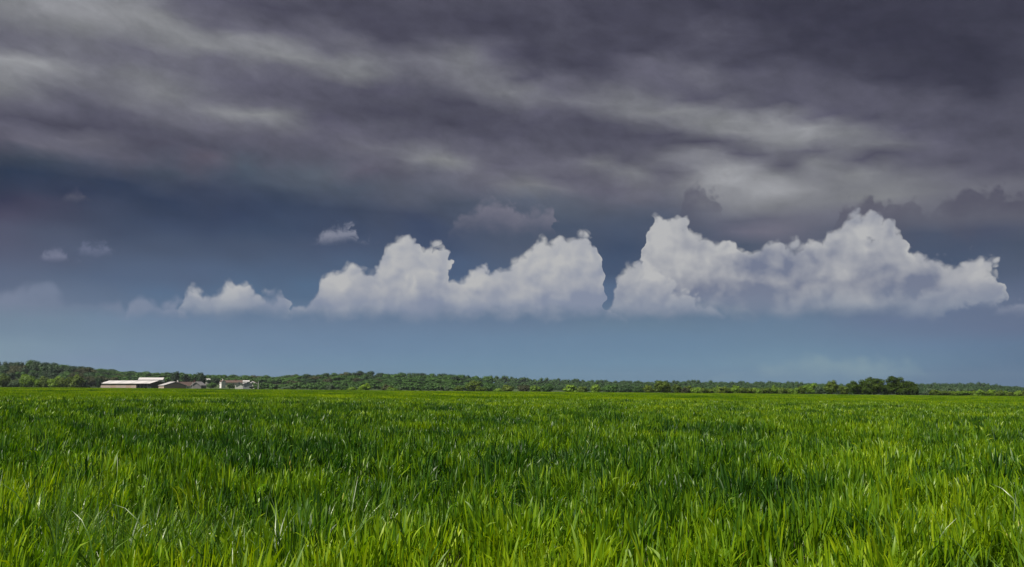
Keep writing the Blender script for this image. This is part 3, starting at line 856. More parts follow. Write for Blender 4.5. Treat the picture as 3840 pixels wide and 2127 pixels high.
def crown_arrays(seed, lobes, leaves, leaf, shape=(0.40, 0.40, 0.36), zc=0.60, lobe_r=(0.13, 0.21), dome=0.0, core=0.80):
    """crown of a tree of height 1: leaf tufts spread over many lobes, an uneven dark inside"""
    g = np.random.default_rng(seed)
    C = []
    while len(C) < lobes:
        p = g.uniform(-1, 1, 3)
        if np.linalg.norm(p) > 1 or np.linalg.norm(p) < 0.35: continue
        if p[2] < -0.2 and g.random() < dome: continue
        C.append(p)
    C = np.array(C) * np.array(shape) * 0.78 + np.array([0, 0, zc])
    C = np.vstack([C, [[0, 0, zc], [0, 0, zc - 0.12]]])
    r = np.concatenate([g.uniform(lobe_r[0], lobe_r[1], lobes), [max(shape[0] * 0.62, 0.12), shape[0] * 0.6]])
    off = np.concatenate([g.normal(0, 0.16, lobes), [0, 0]])
    Vt, Tr, Lf = [], [], []
    nv = 0
    for c, rad in zip(C, r):
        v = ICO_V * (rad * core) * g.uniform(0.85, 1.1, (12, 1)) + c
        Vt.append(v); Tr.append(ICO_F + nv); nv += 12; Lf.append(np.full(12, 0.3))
    pick = g.choice(len(C), leaves * 3, p=r ** 2 / (r ** 2).sum())
    d = g.normal(0, 1, (leaves * 3, 3)); d[:, 2] += 0.25
    d /= np.linalg.norm(d, axis=1)[:, None]
    P_ = C[pick] + d * (r[pick] * g.uniform(0.82, 1.14, leaves * 3))[:, None]
    dist = np.linalg.norm(P_[:, None, :] - C[None, :, :], axis=2) / r[None, :]
    dist[np.arange(len(P_)), pick] = 9
    ok = dist.min(1) > 0.72
    P_, d, pick = P_[ok][:leaves], d[ok][:leaves], pick[ok][:leaves]
    n = len(P_)
    nr = d + g.normal(0, 0.42, (n, 3)); nr /= np.linalg.norm(nr, axis=1)[:, None]
    t1 = np.cross(nr, g.normal(0, 1, (n, 3))); t1 /= np.linalg.norm(t1, axis=1)[:, None]
    t2 = np.cross(nr, t1)
    s = leaf * g.uniform(0.6, 1.3, n)[:, None]
    q = np.stack([P_ - t1 * s, P_ - t2 * s * 0.6 + nr * s * 0.15, P_ + t1 * s, P_ + t2 * s * 0.6 - nr * s * 0.1], 1)
    base = nv + np.arange(n)[:, None] * 4
    quads = base + np.arange(4)[None, :]
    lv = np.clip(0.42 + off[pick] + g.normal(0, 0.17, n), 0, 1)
    V_ = np.concatenate(Vt + [q.reshape(-1, 3)])
    L = np.concatenate(Lf + [np.repeat(lv, 4)])
    return V_, quads, np.concatenate(Tr), L


def trunk_arrays(seed, r=0.03, top=0.62, limbs=5):
    """tapered trunk with a few rising limbs"""
    g = np.random.default_rng(seed)
    Vt, Q = [], []
    nv = 0

    def tube(p0, p1, r0, r1, k=6, segs=3):
        nonlocal nv
        p0, p1 = np.array(p0, float), np.array(p1, float)
        ax = (p1 - p0) / np.linalg.norm(p1 - p0)
        a = np.cross(ax, [0.3, 1, 0.2]); a /= np.linalg.norm(a); b = np.cross(ax, a)
        for i in range(segs + 1):
            u = i / segs
            c = p0 + (p1 - p0) * u + (a * g.normal(0, 0.008) + b * g.normal(0, 0.008)) * (0 < i < segs)
            rr = r0 + (r1 - r0) * u
            for j in range(k):
                an = 2 * math.pi * j / k
                Vt.append(c + (a * math.cos(an) + b * math.sin(an)) * rr)
        for i in range(segs):
            for j in range(k):
                A = nv + i * k + j; B_ = nv + i * k + (j + 1) % k
                Q.append((A, B_, B_ + k, A + k))
        nv += (segs + 1) * k
    tube((0, 0, -0.04), (0.01, 0.0, top), r, r * 0.35, 7, 4)
    for _ in range(limbs):
        an = g.uniform(0, 6.28); z0 = g.uniform(0.2, 0.45)
        tube((0, 0, z0), (math.cos(an) * 0.26, math.sin(an) * 0.26, z0 + g.uniform(0.15, 0.32)), r * 0.5, r * 0.12, 5, 3)
    return np.array(Vt), np.array(Q)


def with_leaf(me, L):
    a = me.attributes.new('leaf', 'FLOAT', 'POINT')
    a.data.foreach_set('value', np.asarray(L, np.float32))
    return me


bark = plain('bark', (0.09, 0.075, 0.06), 0.9, 0.3, 6.0)
WOOD_COLS = [(0.016, 0.052, 0.009), (0.031, 0.085, 0.011), (0.051, 0.125, 0.017), (0.080, 0.167, 0.022)]
fol_dark = leafy('foliage_dark', [(0.008, 0.025, 0.009), (0.014, 0.042, 0.012), (0.022, 0.061, 0.017), (0.035, 0.080, 0.021)], spread=0.45, transl=0.2, gloss=0.02, rough=0.6)
fol_wood = leafy('foliage_wood', WOOD_COLS, spread=0.42, transl=0.2, gloss=0.02, rough=0.6)
fol_brown = leafy('foliage_brownish', [(0.036, 0.042, 0.021), (0.061, 0.070, 0.030), (0.086, 0.098, 0.039)], spread=0.5, transl=0.2, gloss=0.01, rough=0.6)
fol_olive = leafy('foliage_olive', [(0.030, 0.055, 0.004), (0.062, 0.107, 0.005), (0.117, 0.170, 0.007), (0.172, 0.206, 0.013)], spread=0.6, transl=0.25, gloss=0.02, rough=0.6)
fol_bright = leafy('foliage_bright', [(0.055, 0.106, 0.007), (0.104, 0.191, 0.009), (0.159, 0.263, 0.013), (0.206, 0.287, 0.021)], spread=0.55, transl=0.25, gloss=0.02, rough=0.6)
fol_grey = leafy('foliage_grey_green', [(0.040, 0.076, 0.035), (0.068, 0.114, 0.052), (0.094, 0.147, 0.068)], spread=0.5, transl=0.2, gloss=0.02, rough=0.6)


fol_clump = leafy('foliage_clump', [(0.008, 0.018, 0.002), (0.024, 0.052, 0.002), (0.058, 0.105, 0.003), (0.115, 0.155, 0.006)], spread=0.65, transl=0.22, gloss=0.012, rough=0.6)


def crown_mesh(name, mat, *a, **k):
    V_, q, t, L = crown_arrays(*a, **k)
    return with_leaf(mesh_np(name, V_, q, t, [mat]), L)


def tree_mesh(name, mat, seed, *a, **k):
    """crown and trunk in one mesh, for trees too far off to show more"""
    V_, q, t, L = crown_arrays(seed, *a, **k)
    tv, tq = trunk_arrays(seed)
    me = mesh_np(name, np.concatenate([V_, tv]), np.concatenate([q, tq + len(V_)]), t, [mat, bark])
    idx = np.zeros(len(me.polygons), np.int32); idx[len(q):len(q) + len(tq)] = 1
    me.polygons.foreach_set('material_index', idx)
    return with_leaf(me, np.concatenate([L, np.zeros(len(tv))]))


def at(px, Y, ytop=None):
    a, s = look(px, ytop if ytop is not None else 1460)
    x = math.tan(a) * Y
    return x, (CAM_Z + s * math.hypot(x, Y))


def stand(px, ytop, Y, wpx, sink=0.0, unit_w=0.9):
    """location and scale for a thing of height 1 whose top shows at (px, ytop)"""
    x, zt = at(px, Y, ytop)
    z = float(ground_z(x, Y)) - sink
    h = max(zt - z, 1.0)
    return (x, Y, z), (wpx * Y / F_PX / unit_w, h)


rt = np.random.default_rng(77)
SKY = [(-60, 1356), (0, 1352), (60, 1350), (110, 1346), (160, 1357), (200, 1347), (240, 1358), (280, 1366), (330, 1367), (370, 1378), (430, 1382), (480, 1388), (560, 1394), (640, 1400), (760, 1402), (900, 1405), (1040, 1406),
       (1100, 1402), (1140, 1398), (1200, 1398), (1270, 1394), (1360, 1391), (1420, 1393), (1500, 1397), (1575, 1390), (1620, 1396), (1700, 1398), (1760, 1404), (1800, 1409), (1890, 1408), (1950, 1412), (2000, 1416), (2110, 1416), (2200, 1421), (2300, 1426),
       (2420, 1427), (2500, 1425), (2640, 1424), (2700, 1427), (2900, 1429), (3000, 1430), (3100, 1437), (3300, 1440), (3440, 1437), (3500, 1434), (3570, 1437), (3660, 1432), (3720, 1438), (3780, 1446), (3850, 1451), (3950, 1453)]
SKX = [p[0] for p in SKY]; SKYY = [p[1] for p in SKY]


def skyline(px): return float(np.interp(px, SKX, SKYY))


wood_meshes = {}
for key, mat in (('dark', fol_dark), ('wood', fol_wood), ('brown', fol_brown)):
    wood_meshes[key] = [tree_mesh('broadleaf_tree', mat, 900 + 13 * i + len(key), 15 + i % 4, 1700, 0.025, shape=(0.44, 0.44, 0.46), zc=0.52, lobe_r=(0.13, 0.20), dome=0.5) for i in range(5)]


ORD = ['first', 'second', 'third', 'fourth', 'fifth', 'sixth', 'seventh', 'eighth', 'ninth', 'tenth', 'eleventh', 'twelfth', 'thirteenth', 'fourteenth', 'fifteenth', 'sixteenth', 'seventeenth', 'eighteenth', 'nineteenth', 'twentieth', 'twenty-first', 'twenty-second', 'twenty-third', 'twenty-fourth', 'twenty-fifth', 'twenty-sixth', 'twenty-seventh', 'twenty-eighth', 'twenty-ninth', 'thirtieth', 'thirty-first', 'thirty-second']


def wood(x0, x1, Ys, front, step, group, label, weights, jit=5, push=0.0):
    cnt = 0
    R_ = len(Ys)
    for r_, Y in enumerate(Ys):
        k = r_ / (R_ - 1)
        px = x0 + step * rt.random()
        in_row = 0
        while px < x1:
            top = front + (skyline(px) - front) * k ** 0.8 + abs(rt.normal(0, jit)) * (0.5 if r_ == R_ - 1 else 1.0)
            key = rt.choice(list(weights), p=list(weights.values()))
            loc, (w, h) = stand(px, top, Y + rt.uniform(-12, 12) + push * max(0.0, px - 310), step * rt.uniform(1.5, 2.1))
            o = link('broadleaf_tree', wood_meshes[key][int(rt.integers(0, 5))], None, loc, rt.uniform(0, 6.28))
            o.scale = (w, w, h)
            third = ('left', 'middle', 'right')[min(int(3 * (px - x0) / (x1 - x0)), 2)]
            hue = {'dark': 'dark green', 'wood': 'mid green', 'brown': 'brownish'}[key]
            if r_ == R_ - 1: lab = '%s skyline tree, %s from the left in %s' % (hue, ORD[in_row], label)
            elif r_ == 0: lab = '%s tree, %s from left along the foot of %s' % (hue, ORD[in_row], label)
            else: lab = '%s tree inside the %s third of %s' % (hue, third, label)
            in_row += 1
            tag(o, lab, 'tree', group)
            px += step * rt.uniform(0.75, 1.25); cnt += 1
    return cnt


print('left wood', wood(-30, 520, [690, 735, 780, 825, 870], 1408, 36, 'trees of the dark wood on the left rise', 'the hillside wood at left', {'dark': .72, 'wood': .18, 'brown': .10}, push=0.9))
print('middle ridge', wood(500, 1110, [880, 940, 1010, 1080], 1440, 36, 'trees of the wood behind the farm and houses', 'the low wood behind the farm', {'dark': .25, 'wood': .65, 'brown': .10}, jit=2.5))
print('centre wood', wood(1085, 1830, [765, 800, 835, 870, 910], 1444, 34, 'trees of the broad wood in the centre', 'the broad centre wood', {'dark': .30, 'wood': .62, 'brown': .08}, jit=3))

# far ridge and the woods to the right: too far off to tell the crowns apart
Vs, Qs, Ts, Ls = [], [], [], []
nv = 0
protos_far = [crown_arrays(1500 + i, 8, 340, 0.046, shape=(0.45, 0.45, 0.42), zc=0.55, lobe_r=(0.16, 0.24)) for i in range(6)]


def add_far(px, top, Y, wpx, lv, hmin=1.0):
    global nv
    loc, (w, h) = stand(px, top, Y, wpx)
    h = max(h, hmin)
    v, q, t, L = protos_far[int(rt.integers(0, 6))]
    an = rt.uniform(0, 6.28)
    c, s = math.cos(an), math.sin(an)
    v = np.stack([(v[:, 0] * c - v[:, 1] * s) * w, (v[:, 0] * s + v[:, 1] * c) * w, v[:, 2] * h], 1) + np.array(loc)
    Vs.append(v); Qs.append(q + nv); Ts.append(t + nv); Ls.append(np.clip(L + lv, 0, 1)); nv += len(v)


for Y, front, xs in ((930, 1455, 1760), (1010, 1450, 1760), (1120, 1444, 480), (1180, 1440, 480), (1260, 1435, 480), (1340, 1430, 1760), (1420, 0, 1760)):
    px = xs
    while px < 3960:
        sk = skyline(px)
        if px > 1100 and px < 1760 and xs < 1760: px = 1760
        top = sk + abs(rt.normal(0, 2.0)) if front == 0 else max(front + (px - 1760) * 0.0045 * (px > 1760), sk + 3) + rt.normal(0, 2)
        if front: top = max(top, sk + 2)
        add_far(px, min(top, 1464), Y + rt.uniform(-20, 20), rt.uniform(24, 36), rt.normal(-0.05 if px < 3350 else -0.35, 0.22 if px < 3350 else 0.12))
        px += rt.uniform(11, 20)
fw = link('far_wood', with_leaf(mesh_np('far_wood', np.concatenate(Vs), np.concatenate(Qs), np.concatenate(Ts), [fol_wood]), np.concatenate(Ls)))
tag(fw, 'distant wooded ridge along the horizon on the right', 'wood', kind='stuff')

Vs, Qs, Ts, Ls = [], [], [], []
nv = 0
for Y, top_, x0_, x1_ in ((690, 1451, 960, 1800), (730, 1449, 1060, 1800), (770, 1447, 300, 380), (845, 1447, 300, 1110), (880, 1444, 300, 1110), (940, 1441, 300, 1110), (1020, 1438, 460, 1110)):
    px = x0_
    while px < x1_:
        add_far(px, top_ + (px / 3840 * 6 if Y < 800 else 0) + rt.normal(0, 1.6), Y + rt.uniform(-15, 15), rt.uniform(26, 42), rt.normal(-0.1, 0.15), 4.5 + rt.uniform(0, 2))
        px += rt.uniform(12, 20)
ug = link('undergrowth', with_leaf(mesh_np('undergrowth', np.concatenate(Vs), np.concatenate(Qs), np.concatenate(Ts), [fol_wood]), np.concatenate(Ls)))
tag(ug, 'low undergrowth filling the foot of the woods', 'undergrowth', kind='stuff')

# trees and scrub in front of the woods, each its own thing (> trunk, crown)
crown_lib = {}


def tree(px, top, wpx, Y, mat, label, name='broadleaf_tree', cat='tree', group=None, lobes=12, leaves=1100, leaf=0.034, shape=(0.43, 0.43, 0.40), zc=0.56, lobe_r=(0.11, 0.19), dome=0.4, seed=None, trunk=True, core=0.72):
    key = (mat.name, lobes, leaves, leaf, shape, zc, seed if seed is not None else int(rt.integers(0, 4)))
    if key not in crown_lib:
        crown_lib[key] = (crown_mesh('crown', mat, hash(key[6]) % 1000 + lobes * 7 + 3, lobes, leaves, leaf, shape=shape, zc=zc, lobe_r=lobe_r, dome=dome, core=core),
                          mesh_np('trunk', *trunk_arrays(key[6] + 5), None, [bark], True))
    cm, tm = crown_lib[key]
    loc, (w, h) = stand(px, top, Y, wpx, unit_w=2.0 * shape[0])
    e = bpy.data.objects.new(name, None); COL.objects.link(e)
    e.location = loc; e.rotation_euler = (0, 0, rt.uniform(0, 6.28)); e.scale = (w, w, h)
    e.empty_display_size = 0.1
    tag(e, label, cat, group)
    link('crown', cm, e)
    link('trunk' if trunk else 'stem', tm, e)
    return e


BUSH = dict(name='bush', cat='bush', shape=(0.47, 0.47, 0.44), zc=0.50, lobe_r=(0.14, 0.24), dome=0.0, trunk=False)
# left scrub in front of the dark wood
for px, top, w, mat, lab in [
    (-25, 1396, 60, fol_olive, 'olive bush cut by the left edge, below the dark wood'),
    (22, 1398, 55, fol_olive, 'dull green bush just in from the left edge, left of the tall bright scrub tree'),
    (52, 1418, 42, fol_grey, 'small pale grey-green bush low in front of the scrub at the far left'),
    (100, 1391, 72, fol_bright, 'tallest bright green bushy tree in the scrub row at the left'),
    (142, 1412, 44, fol_bright, 'low yellowish bush right of the tallest bright scrub tree at the left'),
    (172, 1401, 50, fol_olive, 'round olive bush in the middle of the left scrub row'),
    (212, 1408, 52, fol_bright, 'light green bush right of the round olive bush in the left scrub row'),
    (240, 1410, 46, fol_olive, 'low olive bush before the last bushy tree of the left scrub row'),
    (283, 1399, 66, fol_olive, 'last bushy tree at the right end of the left scrub row, nearest the barns'),
    (188, 1428, 44, fol_dark, 'dark low bush at the foot of the left scrub row'),
    (318, 1436, 36, fol_wood, 'low dark green bush between the left scrub row and the pale shed')]:
    tree(px, top, w, 520 + rt.uniform(-15, 15), mat, lab, leaves=900, leaf=0.042, **{**BUSH, 'name': 'scrub_tree' if w > 60 else 'bush', 'cat': 'tree' if w > 60 else 'bush'})
# around the farm and houses
for px, top, w, Y, mat, lab in [
    (373, 1407, 25, 640, fol_dark, 'small dark round-topped tree left of the long white-roofed barn'),
    (428, 1411, 40, 760, fol_brown, 'brownish bushy tree rising behind the left end of the long barn roof'),
    (470, 1417, 38, 770, fol_wood, 'green tree just behind the middle of the long barn roof'),
    (505, 1416, 36, 775, fol_wood, 'green tree against the left end of the tall white barn'),
    (622, 1409, 40, 800, fol_wood, 'mid green tree just right of the tall white barn'),
    (656, 1389, 42, 790, fol_dark, 'tall dark tree above the white farmhouse gable'),
    (697, 1394, 38, 780, fol_dark, 'tall dark tree behind the red-brown farmhouse roof'),
    (727, 1404, 34, 800, fol_wood, 'mid green tree above the brick chimney'),
    (757, 1394, 44, 770, fol_dark, 'big dark tree above the grey gabled house'),
    (800, 1411, 50, 750, fol_dark, 'broad dark tree between the grey gabled house and the white house'),
    (792, 1433, 40, 705, fol_wood, 'low green bush left of the tall white house'),
    (862, 1438, 22, 720, fol_wood, 'small bush in front of the brown-roofed row of houses'),
    (873, 1440, 20, 715, fol_dark, 'small dark bush beside the bush below the brown roofs'),
    (944, 1446, 20, 712, fol_dark, 'dark bush in front of the house with the white gable boards'),
    (984, 1421, 34, 760, fol_dark, 'dark tree right of the white post at the end of the houses'),
    (1010, 1432, 34, 740, fol_wood, 'low tree right of the dark tree beyond the houses')]:
    tree(px, top, w, Y, mat, lab, leaves=900, leaf=0.040)
# lone bushes along the far edge of the wheat, centre
for px, top, w, Y, mat, lab in [
    (1085, 1441, 70, 560, fol_grey, 'low grey-green willow scrub at the left foot of the centre wood'),
    (1240, 1437, 32, 560, fol_grey, 'small grey bush at the edge of the centre wood'),
    (1322, 1444, 42, 440, fol_bright, 'low bright green bush, left half of the pair below the centre wood'),
    (1366, 1433, 56, 440, fol_bright, 'taller bright green bush, right half of the pair below the centre wood'),
    (1455, 1436, 46, 470, fol_brown, 'grey-brown bush right of the bright pair below the centre wood'),
    (1474, 1448, 54, 430, fol_bright, 'low yellow-green bush at the foot of the grey-brown bush'),
    (1500, 1449, 20, 430, fol_grey, 'very small pale bush right of the low yellow-green bush'),
    (1676, 1443, 20, 470, fol_grey, 'small pale bush right of the thin dark post'),
    (1775, 1424, 74, 600, fol_olive, 'olive tree at the right end of the centre wood'),
    (1838, 1432, 60, 560, fol_wood, 'round green tree right of the olive tree at the end of the centre wood'),
    (1900, 1436, 60, 560, fol_olive, 'low olive tree right of the round green tree, mid horizon'),
    (1720, 1446, 50, 540, fol_olive, 'low olive bush left of the olive tree at the end of the centre wood'),
    (1965, 1432, 46, 580, fol_brown, 'brownish tree among the scrub just right of the middle'),
    (2006, 1443, 46, 470, fol_bright, 'low yellow-green bush left of the two round willows'),
    (2052, 1436, 50, 600, fol_wood, 'green tree between the yellow-green bush and the left round willow'),
    (2137, 1441, 54, 450, fol_bright, 'smooth round yellow-green willow, left one of the pair'),
    (2184, 1445, 40, 520, fol_olive, 'low olive bush between the two round willows'),
    (2234, 1442, 44, 450, fol_bright, 'smooth round yellow-green willow, right one of the pair'),
    (2290, 1440, 60, 560, fol_wood, 'green tree right of the two round willows'),
    (2345, 1438, 60, 570, fol_dark, 'dark tree left of the large olive bush on the right'),
    (2395, 1443, 46, 520, fol_wood, 'low green tree against the left side of the large olive bush'),
    (1800, 1445, 44, 500, fol_olive, 'small olive bush in front of the tree at the end of the centre wood'),
    (1870, 1449, 40, 450, fol_bright, 'low bright bush on the field edge right of the centre wood')]:
    dome_ = 'willow' in lab and 'round' in lab
    tree(px, top, w, Y, mat, lab, leaves=1000, leaf=0.036 if not dome_ else 0.030, lobes=12 if not dome_ else 26,
         **{**BUSH, 'name': 'willow_tree' if dome_ else ('bush' if 'bush' in lab or 'scrub' in lab else 'broadleaf_tree'), 'cat': 'bush' if ('bush' in lab or 'scrub' in lab) and not dome_ else 'tree',
            'shape': (0.5, 0.5, 0.46) if dome_ else (0.46, 0.46, 0.43)})
# far side of the field on the right: olive bush, hedge, two round trees
for px, top, w, Y, mat, lab in [
    (2432, 1440, 50, 412, fol_olive, 'low left shoulder of the large olive bush at the start of the hedge'),
    (2488, 1423, 84, 418, fol_olive, 'large round olive bush standing above the left end of the hedge'),
    (2540, 1434, 44, 414, fol_olive, 'right shoulder of the large olive bush at the start of the hedge'),
    (2572, 1449, 40, 410, fol_brown, 'low brownish bush in the dip right of the large olive bush'),
    (3042, 1430, 76, 405, fol_bright, 'yellow-green tree in the hedge left of the pointed olive tree'),
    (3072, 1444, 40, 400, fol_grey, 'small pale bush at the foot of the yellow-green hedge tree'),
    (3117, 1420, 62, 402, fol_olive, 'olive tree with a pointed top, left of the dark clump of trees'),
    (3165, 1441, 52, 405, fol_olive, 'low olive bush between the pointed tree and the dark clump')]:
    tree(px, top, w, Y, mat, lab, leaves=2200, leaf=0.026, lobes=18, lobe_r=(0.09, 0.17), name='broadleaf_tree' if 'tree' in lab.split(' in ')[0].split(',')[0] else 'bush',
         cat='tree' if 'tree' in lab.split(' in ')[0].split(',')[0] else 'bush', shape=(0.47, 0.47, 0.44), zc=0.51, dome=0.0)
px = 2585
k = 0
while px < 3020:
    tree(px, 1445 + rt.normal(0, 2.4) + (px - 2585) * 0.004, rt.uniform(34, 52), 408 + rt.uniform(-4, 6), [fol_olive, fol_bright, fol_olive][k % 3],
         '%s hedge bush, %s from the left in the long hedge' % (['olive', 'yellow-green', 'olive'][k % 3], ORD[k]), group='bushes of the long hedge', leaves=1000, leaf=0.036, **BUSH)
    px += rt.uniform(20, 30); k += 1
px = 3500
k = 0
while px < 3900:
    tree(px, 1459 + rt.normal(0, 2.2) + (px - 3500) * 0.012, rt.uniform(34, 50), 400 + rt.uniform(-4, 6), [fol_olive, fol_bright][k % 2],
         '%s low hedge bush, %s to the right of the dark tree clump' % (['olive', 'yellow-green'][k % 2], ORD[k]), group='bushes of the low hedge at the right', leaves=900, leaf=0.040, **BUSH)
    px += rt.uniform(20, 30); k += 1
for px, top, w, lab in [(3490, 1450, 70, 'pale rounded willow just right of the dark clump of trees'), (3560, 1448, 80, 'second pale rounded willow behind the low hedge on the right'), (3640, 1452, 80, 'third pale willow behind the low hedge, farther right')]:
    tree(px, top, w, 620, fol_grey, lab, leaves=900, leaf=0.036, lobes=20, **{**BUSH, 'name': 'willow_tree', 'cat': 'tree'})
# the clump of dark trees on the right
BIG = dict(leaves=4200, leaf=0.020, lobes=30, lobe_r=(0.065, 0.14), shape=(0.46, 0.46, 0.45), zc=0.50, dome=0.25, core=0.62)
for i, (px, top, w, Y, mat, lab) in enumerate([
    (3204, 1423, 64, 398, fol_clump, 'low dark tree at the left end of the right-hand clump'),
    (3232, 1428, 52, 404, fol_clump, 'small olive tree filling the gap left of the two big round trees'),
    (3272, 1401, 108, 400, fol_clump, 'big round tree with a ragged top, left one of the two tallest in the clump'),
    (3318, 1432, 60, 396, fol_clump, 'low leafy bush in the notch between the two tallest trees of the clump'),
    (3358, 1400, 106, 400, fol_clump, 'big round tree with a bright crown, right one of the two tallest in the clump'),
    (3410, 1417, 64, 399, fol_clump, 'shoulder tree leaning out right of the tallest pair in the clump'),
    (3428, 1440, 44, 395, fol_clump, 'lowest bush at the right end of the dark clump'),
    (3250, 1448, 50, 394, fol_clump, 'dark bush at the foot of the left big tree of the clump'),
    (3385, 1450, 50, 394, fol_clump, 'dark bush at the foot of the right big tree of the clump')]):
    small = 'bush' in lab.split(' at ')[0].split(' in ')[0]
    tree(px, top, w, Y, mat, lab, name='bush' if small else 'broadleaf_tree', cat='bush' if small else 'tree', seed=60 + i, **BIG)


# ================================================================== farm buildings and houses
class MB:
    def __init__(self): self.v, self.f = [], []
    def box(self, x0, x1, y0, y1, z0, z1):
        n = len(self.v)
        self.v += [(x0, y0, z0), (x1, y0, z0), (x1, y1, z0), (x0, y1, z0), (x0, y0, z1), (x1, y0, z1), (x1, y1, z1), (x0, y1, z1)]
        self.f += [tuple(n + i for i in q) for q in ((0, 3, 2, 1), (4, 5, 6, 7), (0, 1, 5, 4), (1, 2, 6, 5), (2, 3, 7, 6), (3, 0, 4, 7))]
        return self
    def prism(self, pts, x0, x1):
        """polygon in y,z swept along x"""
        n = len(self.v); k = len(pts)
        self.v += [(x0, y, z) for y, z in pts] + [(x1, y, z) for y, z in pts]
        self.f.append(tuple(n + i for i in range(k))[::-1]); self.f.append(tuple(n + k + i for i in range(k)))
        for i in range(k):
            j = (i + 1) % k
            self.f.append((n + i, n + j, n + k + j, n + k + i))
        return self
    def build(self, name, mat, parent=None, label=None):
        o = link(name, mesh_from(name, self.v, self.f, [mat]), parent)
        if label: o['label'] = label
        return o


m_whiteroof = plain('pale_sheet_roof', (0.56, 0.53, 0.52), 0.5, 0.12, 0.5)
m_whiteroof2 = plain('pale_sheet_roof_b', (0.46, 0.44, 0.43), 0.5, 0.14, 0.5)
m_pinkwall = plain('pinkish_block_wall', (0.36, 0.28, 0.24), 0.9, 0.12, 0.4)
m_tanwall = plain('tan_wall', (0.33, 0.24, 0.19), 0.9, 0.12, 0.4)
m_cream = plain('cream_wall', (0.58, 0.54, 0.42), 0.9, 0.1, 0.5)
m_white = plain('white_render', (0.74, 0.72, 0.68), 0.85, 0.07, 0.5)
m_bluewhite = plain('grey_white_wall', (0.50, 0.51, 0.54), 0.85, 0.1, 0.5)
m_brownroof = plain('red_brown_tiles', (0.10, 0.060, 0.048), 0.9, 0.25, 1.5)
m_darkroof = plain('dark_brown_tiles', (0.075, 0.048, 0.042), 0.9, 0.25, 1.5)
m_greyroof = plain('grey_sheet', (0.20, 0.19, 0.19), 0.8, 0.15, 0.8)
m_grey = plain('grey_boards', (0.16, 0.155, 0.155), 0.85, 0.18, 1.0)
m_steel = plain('dark_frame', (0.05, 0.045, 0.045), 0.7, 0.15, 2.0)
m_brick = plain('brick', (0.24, 0.10, 0.07), 0.9, 0.2, 4.0)
m_post = plain('pale_concrete', (0.50, 0.50, 0.48), 0.9, 0.1, 3.0)
m_wood = plain('dark_wood', (0.07, 0.055, 0.045), 0.9, 0.2, 3.0)
m_door = plain('door_paint', (0.12, 0.10, 0.09), 0.7, 0.1, 2.0)
m_glass, _t = new_mat('window_glass')
_o = _t.nodes.new('ShaderNodeOutputMaterial'); _p = _t.nodes.new('ShaderNodeBsdfPrincipled')
_p.inputs['Base Color'].default_value = (0.02, 0.025, 0.03, 1); _p.inputs['Roughness'].default_value = 0.08
_t.links.new(_p.outputs[0], _o.inputs['Surface'])


def root(name, label, cat, px, Y, rot, group=None):
    x, _ = at(px, Y)
    z = float(ground_z(x, Y))
    e = bpy.data.objects.new(name, None); COL.objects.link(e)
    e.location = (x, Y, z); e.rotation_euler = (0, 0, rot - math.atan2(x, Y))    # rot is the turn against the line of sight
    tag(e, label, cat, group)
    return e, z


def zat(py, Y): return CAM_Z + (1460 - py) * Y / F_PX


def slope_panels(e, L, W, ze, zr, mat, n, over=0.5, thick=0.12, name='roof_panel', mats2=None, x0=None, x1=None):
    """both slopes of a roof laid in n sheets each, every sheet a part lapping the next by a small step"""
    a = x0 if x0 is not None else -L / 2 - over
    b = x1 if x1 is not None else L / 2 + over
    half = W / 2
    tan_ = (zr - ze) / half
    st = (b - a) / n
    for side in (-1, 1):
        for i in range(n):
            lift = 0.03 * (i % 2)
            xa, xb = a + st * i + 0.01, a + st * (i + 1) - 0.01
            y_e = side * (half + over); z_e = ze - tan_ * over + lift
            pts = [(0.0 + side * 0.01, zr + lift), (y_e, z_e), (y_e, z_e + thick), (0.0 + side * 0.01, zr + thick + lift)]
            if side > 0: pts = pts[::-1]
            MB().prism(pts, xa, xb).build(name, mats2 if (mats2 and i % 3 == 1) else mat, e)
    MB().prism([(-0.25, zr + thick - 0.02), (0.25, zr + thick - 0.02), (0, zr + thick + 0.12)], a, b).build('ridge_cap', mat, e)


def gable_wall(e, x, th, W, zb, ze, zr, mat, name='gable_wall'):
    h = W / 2
    return MB().prism([(-h, zb), (h, zb), (h, ze), (0, zr), (-h, ze)], x, x + th).build(name, mat, e)


def window(e, x, y, z, w, h, face, frame=m_white):
    """a window set 3 cm proud on the wall facing -y (face 0), +x (1) or -x (2)"""
    def bx(a0, a1, z0, z1, d0, d1):
        m = MB()
        if face == 0: m.box(a0, a1, y - d1, y - d0, z0, z1)
        elif face == 1: m.box(x + d0, x + d1, a0, a1, z0, z1)
        else: m.box(x - d1, x - d0, a0, a1, z0, z1)
        return m
    c = x if face == 0 else y
    f = bx(c - w / 2, c - w / 2 + 0.08, z, z + h, 0.003, 0.06)
    for args in ((c + w / 2 - 0.08, c + w / 2, z, z + h), (c - w / 2 + 0.08, c + w / 2 - 0.08, z, z + 0.08), (c - w / 2 + 0.08, c + w / 2 - 0.08, z + h - 0.08, z + h), (c - 0.03, c + 0.03, z + 0.08, z + h - 0.08)):
        g2 = bx(*args, 0.003, 0.06); n = len(f.v); f.v += g2.v; f.f += [tuple(i + n for i in q) for q in g2.f]
    fo = f.build('window', frame, e)
    bx(c - w / 2 + 0.08, c + w / 2 - 0.08, z + 0.08, z + h - 0.08, 0.003, 0.02).build('pane', m_glass, fo)


